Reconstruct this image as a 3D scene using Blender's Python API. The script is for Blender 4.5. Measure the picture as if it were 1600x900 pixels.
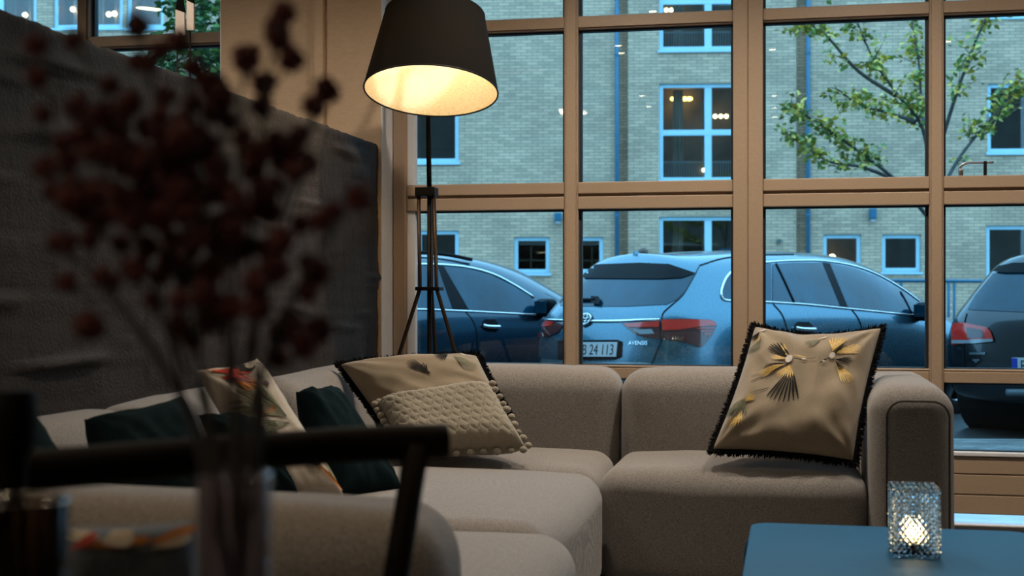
import bpy, bmesh, math, random
from mathutils import Vector, Matrix, noise
from mathutils.bvhtree import BVHTree

for o in list(bpy.data.objects):
    bpy.data.objects.remove(o)
SC = bpy.context.scene
COL = SC.collection
R = math.radians
random.seed(7)

# ------------------------------------------------------------------ camera
F = 2100.0            # focal length in pixels of the 1600 x 900 frame
HY = 455.0            # horizon row
CZ = 1.0              # camera height
YAW = R(11.75)        # camera looks left of the window wall's normal
EYAW = R(3.5)         # ... and of the facade across the street
FWD = Vector((-math.sin(YAW), math.cos(YAW), 0))
RGT = Vector((math.cos(YAW), math.sin(YAW), 0))
CAM = Vector((0, 0, CZ))
cd = bpy.data.cameras.new('camera')
cd.sensor_width = 36.0
cd.lens = F / 1600 * 36
cd.shift_y = (HY - 450) / 1600.0
cd.clip_start = 0.05
cd.clip_end = 300
cd.dof.use_dof = True
cd.dof.focus_distance = 5.3
cd.dof.aperture_fstop = 4.3
cd.dof.aperture_blades = 9
cam = bpy.data.objects.new('camera', cd)
COL.objects.link(cam)
cam.location = CAM
cam.rotation_euler = (math.pi / 2, 0, YAW)
SC.camera = cam

# ------------------------------------------------------------------ sky, exposure
W = bpy.data.worlds.new('dusk_sky')
SC.world = W
W.use_nodes = True
nt = W.node_tree
bg = nt.nodes['Background']
tc = nt.nodes.new('ShaderNodeTexCoord')
sx = nt.nodes.new('ShaderNodeSeparateXYZ')
rp = nt.nodes.new('ShaderNodeValToRGB')
nt.links.new(tc.outputs['Generated'], sx.inputs[0])
nt.links.new(sx.outputs['Z'], rp.inputs[0])
nt.links.new(rp.outputs[0], bg.inputs[0])
rp.color_ramp.elements[0].color = (0.212, 0.495, 0.80, 1)
rp.color_ramp.elements[1].color = (0.255, 0.575, 0.90, 1)
bg.inputs[1].default_value = 4.0

SC.view_settings.view_transform = 'Standard'
SC.view_settings.look = 'None'
SC.view_settings.exposure = 0.0
SC.view_settings.gamma = 1.0
SC.view_settings.use_curve_mapping = False
SC.cycles.use_denoising = True
SC.cycles.caustics_refractive = False
SC.cycles.caustics_reflective = False
SC.cycles.sample_clamp_indirect = 4.0
SC.cycles.max_bounces = 10
SC.cycles.transparent_max_bounces = 24

# ------------------------------------------------------------------ pixel -> place
def ray(px, py):
    return FWD + RGT * ((px - 800) / F) + Vector((0, 0, (HY - py) / F))
def at(px, py, d):
    return CAM + ray(px, py) * d
def onY(px, py, Y):
    r = ray(px, py)
    return CAM + r * (Y / r.y)
def onX(px, py, X):
    r = ray(px, py)
    return CAM + r * (X / r.x)
def onZ(px, py, z):
    r = ray(px, py)
    return CAM + r * ((z - CZ) / r.z)
EROT = YAW - EYAW
EM = Matrix.Rotation(EROT, 4, 'Z')
EMI = EM.inverted()
def onE(px, py, Y):       # point of the plane Y in the street's own frame
    c = EMI @ CAM
    r = EMI.to_3x3() @ ray(px, py)
    return c + r * (Y / r.y)
def project(p):
    q = Vector(p) - CAM
    d = q.dot(FWD)
    return (800 + F * q.dot(RGT) / d, HY - F * q.z / d, d)

# ------------------------------------------------------------------ materials
MATS = {}
def mat(name, col, rough=0.6, metal=0.0, var=0.12, vs=8.0, bump=0.0, bs=60.0, coat=0.0,
        sheen=0.0, spec=0.5, stretch=None, col2=None, emit=None, es=0.0, distort=0.0, rv=0.0):
    if name in MATS:
        return MATS[name]
    m = bpy.data.materials.new(name)
    m.use_nodes = True
    t = m.node_tree
    b = t.nodes['Principled BSDF']
    tcn = t.nodes.new('ShaderNodeTexCoord')
    mp = t.nodes.new('ShaderNodeMapping')
    t.links.new(tcn.outputs['Object'], mp.inputs[0])
    if stretch:
        mp.inputs['Scale'].default_value = stretch
    n = t.nodes.new('ShaderNodeTexNoise')
    n.inputs['Scale'].default_value = vs
    n.inputs['Detail'].default_value = 5
    n.inputs['Distortion'].default_value = distort
    t.links.new(mp.outputs[0], n.inputs['Vector'])
    r = t.nodes.new('ShaderNodeValToRGB')
    r.color_ramp.elements[0].position = 0.3
    r.color_ramp.elements[1].position = 0.7
    c2 = col2 or tuple(min(1, c * (1 + var)) for c in col)
    c1 = col if col2 else tuple(c * (1 - var) for c in col)
    r.color_ramp.elements[0].color = (*c1, 1)
    r.color_ramp.elements[1].color = (*c2, 1)
    t.links.new(n.outputs[0], r.inputs[0])
    t.links.new(r.outputs[0], b.inputs['Base Color'])
    b.inputs['Roughness'].default_value = rough
    b.inputs['Metallic'].default_value = metal
    b.inputs['Specular IOR Level'].default_value = spec
    if rv:
        mr = t.nodes.new('ShaderNodeMapRange')
        mr.inputs[3].default_value = max(0, rough - rv)
        mr.inputs[4].default_value = min(1, rough + rv)
        t.links.new(n.outputs[0], mr.inputs[0])
        t.links.new(mr.outputs[0], b.inputs['Roughness'])
    if coat:
        b.inputs['Coat Weight'].default_value = coat
        b.inputs['Coat Roughness'].default_value = 0.06
    if sheen:
        b.inputs['Sheen Weight'].default_value = sheen
        b.inputs['Sheen Roughness'].default_value = 0.5
    if emit:
        b.inputs['Emission Color'].default_value = (*emit, 1)
        b.inputs['Emission Strength'].default_value = es
    if bump:
        n2 = t.nodes.new('ShaderNodeTexNoise')
        n2.inputs['Scale'].default_value = bs
        n2.inputs['Detail'].default_value = 3
        t.links.new(mp.outputs[0], n2.inputs['Vector'])
        bp = t.nodes.new('ShaderNodeBump')
        bp.inputs['Strength'].default_value = bump
        bp.inputs['Distance'].default_value = 0.01
        t.links.new(n2.outputs[0], bp.inputs['Height'])
        t.links.new(bp.outputs[0], b.inputs['Normal'])
    MATS[name] = m
    return m

def fabric(name, c1, c2, weave=900.0, sheen=0.3, rough=0.9, bump=0.25):
    m = mat(name, c1, rough, col2=c2, vs=260, sheen=sheen, spec=0.2)
    t = m.node_tree
    b = t.nodes['Principled BSDF']
    tcn = [n for n in t.nodes if n.type == 'TEX_COORD'][0]
    ws = []
    for d in ('X', 'Z'):
        w = t.nodes.new('ShaderNodeTexWave')
        w.bands_direction = d
        w.inputs['Scale'].default_value = weave / 6.28
        w.inputs['Distortion'].default_value = 1.5
        t.links.new(tcn.outputs['Object'], w.inputs['Vector'])
        ws.append(w)
    mx = t.nodes.new('ShaderNodeMath')
    mx.operation = 'MULTIPLY'
    t.links.new(ws[0].outputs['Fac'], mx.inputs[0])
    t.links.new(ws[1].outputs['Fac'], mx.inputs[1])
    bp = t.nodes.new('ShaderNodeBump')
    bp.inputs['Strength'].default_value = bump
    bp.inputs['Distance'].default_value = 0.002
    t.links.new(mx.outputs[0], bp.inputs['Height'])
    t.links.new(bp.outputs[0], b.inputs['Normal'])
    return m

def pane_mat(name, tint=(0.93, 0.97, 0.96), ior=1.5, extra=0.0, rough=0.0):
    if name in MATS:
        return MATS[name]
    m = bpy.data.materials.new(name)
    m.use_nodes = True
    t = m.node_tree
    t.nodes.remove(t.nodes['Principled BSDF'])
    out = t.nodes['Material Output']
    tr = t.nodes.new('ShaderNodeBsdfTransparent')
    tr.inputs[0].default_value = (*tint, 1)
    gl = t.nodes.new('ShaderNodeBsdfGlossy')
    gl.inputs['Roughness'].default_value = rough
    fr = t.nodes.new('ShaderNodeFresnel')
    fr.inputs[0].default_value = ior
    ad = t.nodes.new('ShaderNodeMath')
    ad.operation = 'ADD'
    ad.inputs[1].default_value = extra
    ad.use_clamp = True
    t.links.new(fr.outputs[0], ad.inputs[0])
    mx = t.nodes.new('ShaderNodeMixShader')
    t.links.new(ad.outputs[0], mx.inputs[0])
    t.links.new(tr.outputs[0], mx.inputs[1])
    t.links.new(gl.outputs[0], mx.inputs[2])
    t.links.new(mx.outputs[0], out.inputs[0])
    MATS[name] = m
    return m

def emit_mat(name, col, s):
    m = mat(name, col, 0.5, emit=col, es=s)
    return m

# ------------------------------------------------------------------ objects
def tag(o, label=None, cat=None, group=None, kind=None):
    if label: o['label'] = label
    if cat: o['category'] = cat
    if group: o['group'] = group
    if kind: o['kind'] = kind
    return o
def thing(name, loc, label=None, cat=None, group=None, kind=None, rz=0.0):
    o = bpy.data.objects.new(name, None)
    o.empty_display_size = 0.1
    COL.objects.link(o)
    o.location = loc
    o.rotation_euler = (0, 0, rz)
    return tag(o, label, cat, group, kind)
def wloc(o):
    v = Vector((0, 0, 0))
    while o:
        v = v + o.location
        o = o.parent
    return v

class MB:
    def __init__(s):
        s.v, s.f, s.mi = [], [], []
        s.m = 0
    def add(s, vs, fs):
        k = len(s.v)
        s.v += [Vector(p) for p in vs]
        for f in fs:
            s.f.append(tuple(i + k for i in f))
            s.mi.append(s.m)
        return s
    def box(s, a, b, M=None):
        x0, y0, z0 = (min(p, q) for p, q in zip(a, b))
        x1, y1, z1 = (max(p, q) for p, q in zip(a, b))
        vs = [Vector(p) for p in ((x0,y0,z0),(x1,y0,z0),(x1,y1,z0),(x0,y1,z0),(x0,y0,z1),(x1,y0,z1),(x1,y1,z1),(x0,y1,z1))]
        if M: vs = [M @ p for p in vs]
        return s.add(vs, [(0,3,2,1),(4,5,6,7),(0,1,5,4),(1,2,6,5),(2,3,7,6),(3,0,4,7)])
    def bbox(s, a, b, r):      # box with bevelled long edges all round
        bm = bmesh.new()
        bmesh.ops.create_cube(bm, size=1)
        c = [(p + q) / 2 for p, q in zip(a, b)]
        d = [abs(q - p) for p, q in zip(a, b)]
        for v in bm.verts:
            v.co = Vector((c[0] + v.co.x * d[0], c[1] + v.co.y * d[1], c[2] + v.co.z * d[2]))
        bmesh.ops.bevel(bm, geom=list(bm.edges), offset=r, segments=2, affect='EDGES', profile=0.5)
        bm.verts.index_update()
        s.add([v.co.copy() for v in bm.verts], [[v.index for v in f.verts] for f in bm.faces])
        bm.free()
        return s
    def tube(s, pts, rad, seg=8, cap=True, flat=1.0):
        pts = [Vector(p) for p in pts]
        n = len(pts)
        rr = rad if isinstance(rad, (list, tuple)) else [rad] * n
        vs, fs = [], []
        up = None
        for i, p in enumerate(pts):
            d = (pts[min(i + 1, n - 1)] - pts[max(i - 1, 0)])
            d = d.normalized() if d.length > 1e-9 else Vector((0, 0, 1))
            if up is None:
                a = Vector((0, 0, 1)) if abs(d.z) < 0.9 else Vector((1, 0, 0))
            else:
                a = up
            x = d.cross(a)
            x = x.normalized() if x.length > 1e-6 else d.orthogonal().normalized()
            y = x.cross(d).normalized()
            up = y
            for k in range(seg):
                t = 2 * math.pi * k / seg
                vs.append(p + (x * math.cos(t) + y * math.sin(t) * flat) * rr[i])
        for i in range(n - 1):
            for k in range(seg):
                a, b = i * seg + k, i * seg + (k + 1) % seg
                fs.append((a, b, b + seg, a + seg))
        if cap:
            fs.append(tuple(reversed(range(seg))))
            fs.append(tuple((n - 1) * seg + k for k in range(seg)))
        return s.add(vs, fs)
    def lathe(s, prof, c, seg=24, M=None):
        vs, fs = [], []
        for r, z in prof:
            for k in range(seg):
                t = 2 * math.pi * k / seg
                p = Vector((r * math.cos(t), r * math.sin(t), z))
                vs.append((M @ p if M else p) + Vector(c))
        for i in range(len(prof) - 1):
            for k in range(seg):
                a, b = i * seg + k, i * seg + (k + 1) % seg
                fs.append((a, b, b + seg, a + seg))
        return s.add(vs, fs)
    def ball(s, c, r, sub=2, sc=(1, 1, 1), M=None):
        bm = bmesh.new()
        bmesh.ops.create_icosphere(bm, subdivisions=sub, radius=1)
        bm.verts.index_update()
        vs = []
        for v in bm.verts:
            p = Vector((v.co.x * r * sc[0], v.co.y * r * sc[1], v.co.z * r * sc[2]))
            vs.append((M @ p if M else p) + Vector(c))
        s.add(vs, [[v.index for v in f.verts] for f in bm.faces])
        bm.free()
        return s
    def build(s, name, mats, parent=None, world=True, smooth=False, origin=None, auto=None):
        me = bpy.data.meshes.new(name)
        off = Vector((0, 0, 0))
        if parent is not None and world:
            off = wloc(parent)
        if parent is None and origin is not None:
            off = Vector(origin)
        me.from_pydata([v - off for v in s.v], [], s.f)
        mats = mats if isinstance(mats, (list, tuple)) else [mats]
        for m in mats: me.materials.append(m)
        me.polygons.foreach_set('material_index', s.mi)
        if smooth:
            me.polygons.foreach_set('use_smooth', [True] * len(me.polygons))
            if auto:
                try: me.set_sharp_from_angle(angle=auto)
                except Exception: pass
        me.update()
        o = bpy.data.objects.new(name, me)
        COL.objects.link(o)
        if parent is not None: o.parent = parent
        elif origin is not None: o.location = off
        return o

def soft_box(mb, a, b, r, puff=(0, 0, 0, 0, 0, 0), wr=0.0, k=5, n=7, seed=0, tf=None):
    """upholstered block between corners a and b, edges rounded by r; puff: -x +x -y +y -z +z"""
    c = [(p + q) / 2 for p, q in zip(a, b)]
    h = [abs(q - p) / 2 for p, q in zip(a, b)]
    r = min(r, min(h) * 0.98)
    def axis(hh):
        e = [-hh + r * (1 - math.cos(math.pi / 2 * i / k)) if False else -hh + r * i / k for i in range(k)]
        mid = [-(hh - r) + 2 * (hh - r) * i / n for i in range(n + 1)]
        return e + mid + [-x for x in reversed(e)]
    ax = [axis(x) for x in h]
    idx, vs, fs = {}, [], []
    def vert(p):
        key = tuple(round(x, 5) for x in p)
        if key in idx: return idx[key]
        q = [max(-(h[i] - r), min(h[i] - r, p[i])) for i in range(3)]
        d = Vector([p[i] - q[i] for i in range(3)])
        L = d.length
        o = Vector(q) + (d * (r / L) if L > 1e-9 else d)
        u = [o[i] / h[i] for i in range(3)]
        def bl(i, j): return max(0, 1 - u[i] ** 2) * max(0, 1 - u[j] ** 2)
        o.x += (puff[1] if u[0] > 0 else -puff[0]) * bl(1, 2) * abs(u[0])
        o.y += (puff[3] if u[1] > 0 else -puff[2]) * bl(0, 2) * abs(u[1])
        o.z += (puff[5] if u[2] > 0 else -puff[4]) * bl(0, 1) * abs(u[2])
        if wr:
            o += Vector(noise.noise_vector(o * 6 + Vector((seed, 0, 0)))) * wr
            o += Vector(noise.noise_vector(o * 15 + Vector((seed, 5, 0)))) * wr * 0.4
        o += Vector(c)
        if tf: o = tf(o)
        idx[key] = len(vs)
        vs.append(o)
        return idx[key]
    for d in range(3):
        i, j = (d + 1) % 3, (d + 2) % 3
        for sgn in (-1, 1):
            for p in range(len(ax[i]) - 1):
                for q in range(len(ax[j]) - 1):
                    quad = []
                    for (pp, qq) in ((p, q), (p + 1, q), (p + 1, q + 1), (p, q + 1)):
                        w = [0, 0, 0]
                        w[d] = sgn * h[d]; w[i] = ax[i][pp]; w[j] = ax[j][qq]
                        quad.append(vert(w))
                    fs.append(tuple(quad) if sgn > 0 else tuple(reversed(quad)))
    mb.add(vs, fs)
    return mb

def smooth_path(pts, n=8):
    """Catmull-Rom through pts"""
    P = [Vector(p) for p in pts]
    P = [P[0] * 2 - P[1]] + P + [P[-1] * 2 - P[-2]]
    out = []
    for i in range(1, len(P) - 2):
        for k in range(n):
            t = k / n
            a, b, c, d = P[i - 1], P[i], P[i + 1], P[i + 2]
            out.append(0.5 * ((2 * b) + (c - a) * t + (2 * a - 5 * b + 4 * c - d) * t * t + (3 * b - a - 3 * c + d) * t ** 3))
    out.append(P[-2].copy())
    return out

def text_mesh(s, size, ext=0.001, xs=1.0):
    cu = bpy.data.curves.new('lettering', 'FONT')
    cu.body = s; cu.size = size; cu.extrude = ext; cu.align_x = 'LEFT'
    o = bpy.data.objects.new('lettering', cu)
    COL.objects.link(o)
    dg = bpy.context.evaluated_depsgraph_get()
    me = bpy.data.meshes.new_from_object(o.evaluated_get(dg))
    bpy.data.objects.remove(o)
    bpy.data.curves.remove(cu)
    for v in me.vertices: v.co.x *= xs
    return me
# ================================================================== THE ROOM
YW = 5.80                      # inner face of the window frame
XWALL = -1.77                  # low brick wall
HC = 2.75
plaster = mat('plaster_warm', (0.60, 0.43, 0.285), 0.85, var=0.05, vs=30, bump=0.35, bs=160, stretch=(1, 1, 3))
frame_m = mat('frame_paint', (0.385, 0.275, 0.188), 0.42, var=0.05, vs=120, bump=0.06, bs=400)
white_m = mat('white_paint', (0.74, 0.73, 0.74), 0.55, var=0.04, vs=20, bump=0.08, bs=150)
dark_rub = mat('rubber', (0.012, 0.014, 0.018), 0.6)
floor_m = mat('floor_screed', (0.20, 0.19, 0.18), 0.45, var=0.15, vs=5, bump=0.05, bs=40)
ceil_m = mat('ceiling_paint', (0.55, 0.50, 0.44), 0.9, var=0.04)
rear_m = mat('rear_wall_paint', (0.20, 0.155, 0.12), 0.85, var=0.08, vs=3)
glass_m = pane_mat('window_glass', ior=1.47)

X0, X1, Y0 = -5.2, 3.75, -4.2
def slab(name, a, b, m, label=None):
    c = ((a[0] + b[0]) / 2, (a[1] + b[1]) / 2, min(a[2], b[2]))
    return tag(MB().box(a, b).build(name, m, origin=c), label, kind='structure')
slab('floor', (X0 - .2, Y0 - .2, -.12), (X1 + .2, YW + .15, 0), floor_m, 'grey screed floor of the lounge')
slab('ceiling', (X0 - .2, Y0 - .2, HC), (X1 + .2, YW + .15, HC + .12), ceil_m, 'plain ceiling of the lounge')
slab('wall_rear', (X0 - .2, Y0 - .2, 0), (X1 + .2, Y0, HC), rear_m, 'plain wall behind the seating')
slab('wall_right', (X1, Y0, 0), (X1 + .2, YW + .15, HC), rear_m, 'plain wall at the right')
slab('wall_left', (X0 - .2, Y0, 0), (X0, YW + .15, HC), rear_m, 'plain wall far left')

# pier between the two windows
YP = 5.635
pr = onY(595, 300, YP).x
pl = onY(345.5, 100, YP).x
pier = slab('wall_pier', (pl, YP, 0), (pr, YW + .14, HC), plaster, 'textured tan pier between the two windows')
rv = MB().box((pr, YP + .004, 0), (pr + .004, YW + .14, HC)).build('trim_3', white_m, origin=(pr, YP, 0))  # white skin puts the outside light on this reveal into colour
tag(rv, 'reveal beside the tall window, outside light painted on in white', kind='structure')
rv = MB().box((pl - .004, YP - .002, 0), (pl, YW + .14, HC)).build('trim_4', white_m, origin=(pl, YP, 0))  # thin white face stands in for daylight catching this edge
tag(rv, 'edge of the pier, outside light painted on in white', kind='structure')
ta, tb = onY(487, 80, YP).x, onY(508, 80, YP).x
tr = MB().box((ta, YP - .016, 0), (ta + (tb - ta) * .38, YP, HC)).box((ta + (tb - ta) * .38, YP - .03, 0), (tb, YP, HC)).build('trim_1', plaster, origin=(ta, YP, 0))
tag(tr, 'slim vertical trim strip on the tan pier', kind='structure')

# low painted brick wall: real relief, courses and slurry ridges
def brick_relief():
    L0, L1, H = 1.2, YP + .01, onY(595, 225, YP).z
    ny, nz = 330, 120
    vs, fs = [], []
    ch, cw = 0.0667, 0.24
    for j in range(nz + 1):
        z = H * j / nz
        for i in range(ny + 1):
            y = L0 + (L1 - L0) * i / ny
            wob = noise.noise(Vector((y * 1.3, z * 2.0, 3.1))) * 0.012
            zc = (z + wob) / ch
            row = math.floor(zc)
            fz = abs(zc - row - 0.5) * 2
            yc = (y + (row % 2) * cw / 2) / cw
            col = math.floor(yc)
            fy = abs(yc - col - 0.5) * 2
            d = 0.0045 * noise.noise(Vector((row * 3.7, col * 5.3, 1.0)))
            jz = max(0, (fz - 0.72) / 0.28) ** 2
            jy = max(0, (fy - 0.93) / 0.07) ** 2
            d -= 0.0062 * max(jz, jy * 0.7) * (0.55 + 0.45 * noise.noise(Vector((y * 3, z * 3, 9))))
            d += 0.004 * noise.noise(Vector((y * 5, z * 9, 0.3))) + 0.0016 * noise.noise(Vector((y * 32, z * 40, 2)))
            rg = noise.noise(Vector((y * 2.2, z * 26, 7.7)))
            if rg > 0.42: d += (rg - 0.42) * 0.055
            top = -0.006 * max(0, (j - nz + 1)) if j == nz else 0
            zz = z + (0.006 * noise.noise(Vector((y * 20, 0, 4))) if j == nz else 0)
            vs.append((XWALL + d + top, y, zz))
    for j in range(nz):
        for i in range(ny):
            a = j * (ny + 1) + i
            fs.append((a, a + 1, a + ny + 2, a + ny + 1))
    mb = MB().add(vs, fs)
    k = len(vs)
    top = [nz * (ny + 1) + i for i in range(ny + 1)]
    back = [(XWALL - .24, v[1], H) for v in (vs[i] for i in top)]
    mb.v += [Vector(b) for b in back]
    for i in range(ny):
        mb.f.append((top[i], top[i + 1], k + i + 1, k + i)); mb.mi.append(0)
    mb.box((XWALL - .24, L0, 0), (XWALL - .03, L1, H - .01))
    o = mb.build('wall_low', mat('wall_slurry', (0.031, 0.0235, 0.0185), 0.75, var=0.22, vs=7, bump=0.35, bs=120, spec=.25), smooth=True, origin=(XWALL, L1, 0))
    return tag(o, 'low grey painted brick wall with rough mortar ridges', kind='structure')
brick_relief()

# ------------------------------------------------------------------ windows
def zc(px, py): return onY(px, py, YW).z
def xc(px): return onY(px, 300, YW).x
z_ub1, z_ub0 = zc(880, 25.5), zc(880, 46)          # upper bar
z_t3, z_t2, z_t1, z_t0 = zc(640, 289), zc(640, 306.5), zc(640, 311), zc(640, 330)
z_s1, z_s0 = zc(1490, 576.5), zc(1490, 598.5)      # sill bar
z_p = [zc(1493, y) for y in (707, 740.5, 772.5, 803)]
XR = X1
MEM = [(xc(612), xc(636)), (xc(881), xc(903)), (xc(1145.5), xc(1192)), (xc(1452), xc(1475))]
step = MEM[2][0] - MEM[0][0]
x = MEM[2][0] + step * 1.05
MEM.append((x, x + .13))
MEM.append((x + .13 + .66, x + .19 + .66))
MEM.append((XR - .12, XR))
def profile_bar(mb, a, b, r=.004): mb.bbox(a, b, r)

def make_pane(win, xa, xb, za, zb, z=0):
    p = MB().box((xa, YW + .052, za), (xb, YW + .062, zb)).build('pane', glass_m, win)
    g = MB()
    w = .011
    g.box((xa, YW + .040, za), (xa + w, YW + .075, zb)); g.box((xb - w, YW + .040, za), (xb, YW + .075, zb))
    g.box((xa + w, YW + .040, zb - w), (xb - w, YW + .075, zb)); g.box((xa + w, YW + .040, za), (xb - w, YW + .075, za + w * .6))
    g.build('gasket', dark_rub, p)
    return p

def make_window(name, label, mem, XA, XB, doubles):
    win = thing(name, ((XA + XB) / 2, YW, 0), label, kind='structure')
    for i, (a, b) in enumerate(mem):
        m = MB()
        if i in doubles:
            c = (a + b) / 2
            m.bbox((a, YW - .012, .02), (c - .0015, YW + .10, HC), .003)
            m.bbox((c + .0015, YW - .012, .02), (b, YW + .10, HC), .003)
            m.box((c - .004, YW - .006, .02), (c + .004, YW + .08, HC))
        else:
            m.bbox((a + .008, YW - .006, .02), (b - .008, YW + .09, HC), .003)
            m.bbox((a, YW + .006, .02), (b, YW + .085, HC), .003)
        m.build('mullion', frame_m, win)
    for (a, b) in zip(mem[:-1], mem[1:]):
        xa, xb = a[1], b[0]
        def bar(nm, z0, z1, dy=0.0):
            MB().bbox((xa, YW + dy, z0), (xb, YW + .09, z1), .003).build(nm, frame_m, win)
        m = MB().bbox((xa, YW + .003, z_ub0 + .006), (xb, YW + .085, z_ub1 - .005), .002)
        m.bbox((xa, YW + .012, z_ub0), (xb, YW + .08, z_ub1), .002)
        m.build('transom', frame_m, win)
        bar('transom', z_t2, z_t3)
        bar('transom', z_t0, z_t1)
        MB().box((xa, YW + .02, z_t1), (xb, YW + .08, z_t2)).build('transom_groove', frame_m, win)
        m = MB().bbox((xa, YW + .004, z_s0), (xb, YW + .085, z_s1 - .012), .003)
        m.tube([(xa, YW + .012, z_s1 - .006), (xb, YW + .012, z_s1 - .006)], .006, 8)
        m.build('sill_bar', frame_m, win)
        # boarded lower part
        for k in range(3):
            MB().bbox((xa, YW + .005, z_p[k + 1] + .002), (xb, YW + .03, z_p[k] - (.003 if k else .018)), .003).build('panel_board', frame_m, win)
        MB().box((xa, YW + .012, z_p[3]), (xb, YW + .05, z_p[0])).build('panel_backing', frame_m, win)
        MB().bbox((xa, YW - .004, z_p[0] - .014), (xb, YW + .085, z_p[0] + .002), .003).build('bottom_bead', white_m, win)
        make_pane(win, xa, xb, z_ub1 - .004, HC)
        make_pane(win, xa, xb, z_t3 - .004, z_ub0 + .004)
        make_pane(win, xa, xb, z_s1 - .004, z_t0 + .004)
        make_pane(win, xa, xb, z_p[0], z_s0 + .004)
    return win
w1 = make_window('window_1', 'tall tan framed window behind the sofa', MEM, MEM[0][0], XR, (2, 4))
# left window shares the wall plane
lm = [(xc(119.5), xc(138))]
lx = lm[0][0]
ML = [(X0, X0 + .08), (lx - 2.0, lx - 1.94), (lx - 1.33, lx - 1.21), lm[0], (pl - .06, pl)]
ML = [ML[0], ML[1], ML[2], (lx, lm[0][1]), (pl - .005, pl)]
w2 = make_window('window_2', 'tan framed window beyond the low brick wall', ML, X0, pl, (2,))

# side strip of the first pane, sky light painted on in white; foot of the window
for k, (za, zb) in enumerate(((z_t3, z_ub0), (z_s1, z_t0))):
    MB().box((MEM[0][1], YW + .012, za), (MEM[0][1] + .034, YW + .05, zb)).build('side_strip', white_m, w1)
m = MB().bbox((X0, YW + .02, 0), (X1, YW + .10, .035), .004).build('baseboard_far', mat('base_grey', (.42, .41, .42), .6), origin=(0, YW, 0))
tag(m, 'grey baseboard under the window', kind='structure')
m = MB().bbox((X0, YW - .02, .035), (X1, YW + .10, .043), .003).build('trim_2', white_m, origin=(0, YW, .035))
tag(m, 'pale ledge strip at the foot of the window', kind='structure')
# window latch standing on the double transom
hx = xc(1520); hz = z_t3
steel = mat('brushed_steel', (.62, .62, .63), .28, metal=1, var=.05)
dk = mat('dark_metal', (.02, .018, .016), .4, metal=.6)
lat = MB().bbox((xc(1538), YW + .015, hz), (xc(1543), YW + .03, zc(1540, 251)), .002).build('latch_post', dk, w1)
m = MB().tube(smooth_path([(xc(1500.5), YW + .03, zc(1500, 270)), (xc(1502), YW + .028, zc(1502, 259)), (xc(1512), YW + .028, zc(1512, 253.5)), (xc(1530), YW + .028, zc(1530, 253)), (xc(1554), YW + .028, zc(1554, 252.5))]), .0055, 8)
m.bbox((xc(1499), YW + .015, hz), (xc(1506), YW + .035, zc(1502, 263)), .003)
m.build('latch_handle', steel, w1, smooth=True)

# ------------------------------------------------------------------ ceiling lights (first set and panel read from pane reflections, the row is added)
warm = (1.0, 0.88, 0.73)
def mirror_pt(px, py, z):
    p = onZ(px, py, z)
    g = YW + .057
    return Vector((p.x, 2 * g - p.y, z))
lens_m = emit_mat('lamp_lens', (1.0, .80, .52), 34)
ring_m = mat('lamp_trim', (.7, .68, .64), .4)
DL = [(966, 72), (971, 83.5), (1014, 167), (788, 152), (810, 170), (1207, 78), (1209.5, 150), (1209.5, 169), (1210, 183), (1480, 65.5), (1003, 150)]
DLNAMES = []
def downlight(p, energy, size=88, col=None):  # serves lamps mirrored in the panes and added fill lamps alike
    t = thing('ceiling_spotlight', p, 'small round recessed spotlight in the ceiling', 'ceiling light', 'recessed ceiling spotlights')
    MB().lathe([(.034, .0), (.055, -.004), (.056, .0), (.05, .02)], p, 20).build('trim_ring', ring_m, t, smooth=True)
    MB().lathe([(.0001, .0005), (.018, .0), (.033, .002)], p, 20).build('lens', lens_m, t)
    ld = bpy.data.lights.new('spot_beam', 'SPOT')
    ld.energy = energy; ld.color = col or warm; ld.spot_size = R(size); ld.spot_blend = 1.0; ld.shadow_soft_size = .04
    lo = bpy.data.objects.new('spot_beam', ld); COL.objects.link(lo)
    lo.parent = t; lo.location = (0, 0, -.02)
SPOT_E = 44
for i, (a, b) in enumerate(DL):
    p = mirror_pt(a, b, HC - .001)
    downlight(p, SPOT_E if p.y < 1.2 else 14, 88, (1.0, .74, .48))
for (x, y, e_) in ((-2.35, 4.6, 42), (-.75, 4.7, 110), (.35, 4.7, 98), (1.45, 4.7, 52), (2.55, 4.7, 30), (-.85, 3.3, 55), (-3.5, 4.6, 42)):  # added lamps without a visible source, to brighten sofa, frames and pier
    downlight(Vector((x, y, HC - .001)), e_, 160 if y > 4 else 75)
# round ceiling panel lamp over the camera
p = mirror_pt(871, 176, HC - .10)
t = thing('ceiling_panel_lamp', p, 'large round white panel lamp hanging below the ceiling', 'ceiling light')
MB().lathe([(.001, .06), (.28, .06), (.30, .05), (.30, .0), (.29, -.005), (.28, 0)], p, 40).build('housing', ring_m, t, smooth=True, auto=R(40))
MB().lathe([(.001, -.004), (.08, -.004), (.085, .0)], p, 40).build('diffuser', emit_mat('panel_glow', (1, .84, .62), 26), t)
m = MB()
for k in range(4):
    a0, a1 = k * math.pi / 2 + .12, (k + 1) * math.pi / 2 - .12
    vs, fs = [], []
    for j in range(13):
        a = a0 + (a1 - a0) * j / 12
        vs += [p + Vector((.11 * math.cos(a), .11 * math.sin(a), -.003)), p + Vector((.275 * math.cos(a), .275 * math.sin(a), -.003))]
        if j: fs.append((2 * j - 2, 2 * j, 2 * j + 1, 2 * j - 1))
    m.add(vs, fs)
m.build('diffuser', emit_mat('panel_glow', (1, .84, .62), 26), t)
m = MB().tube([p + Vector((0, 0, .06)), p + Vector((0, 0, .10))], .02, 10).build('stem', ring_m, t)

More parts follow.
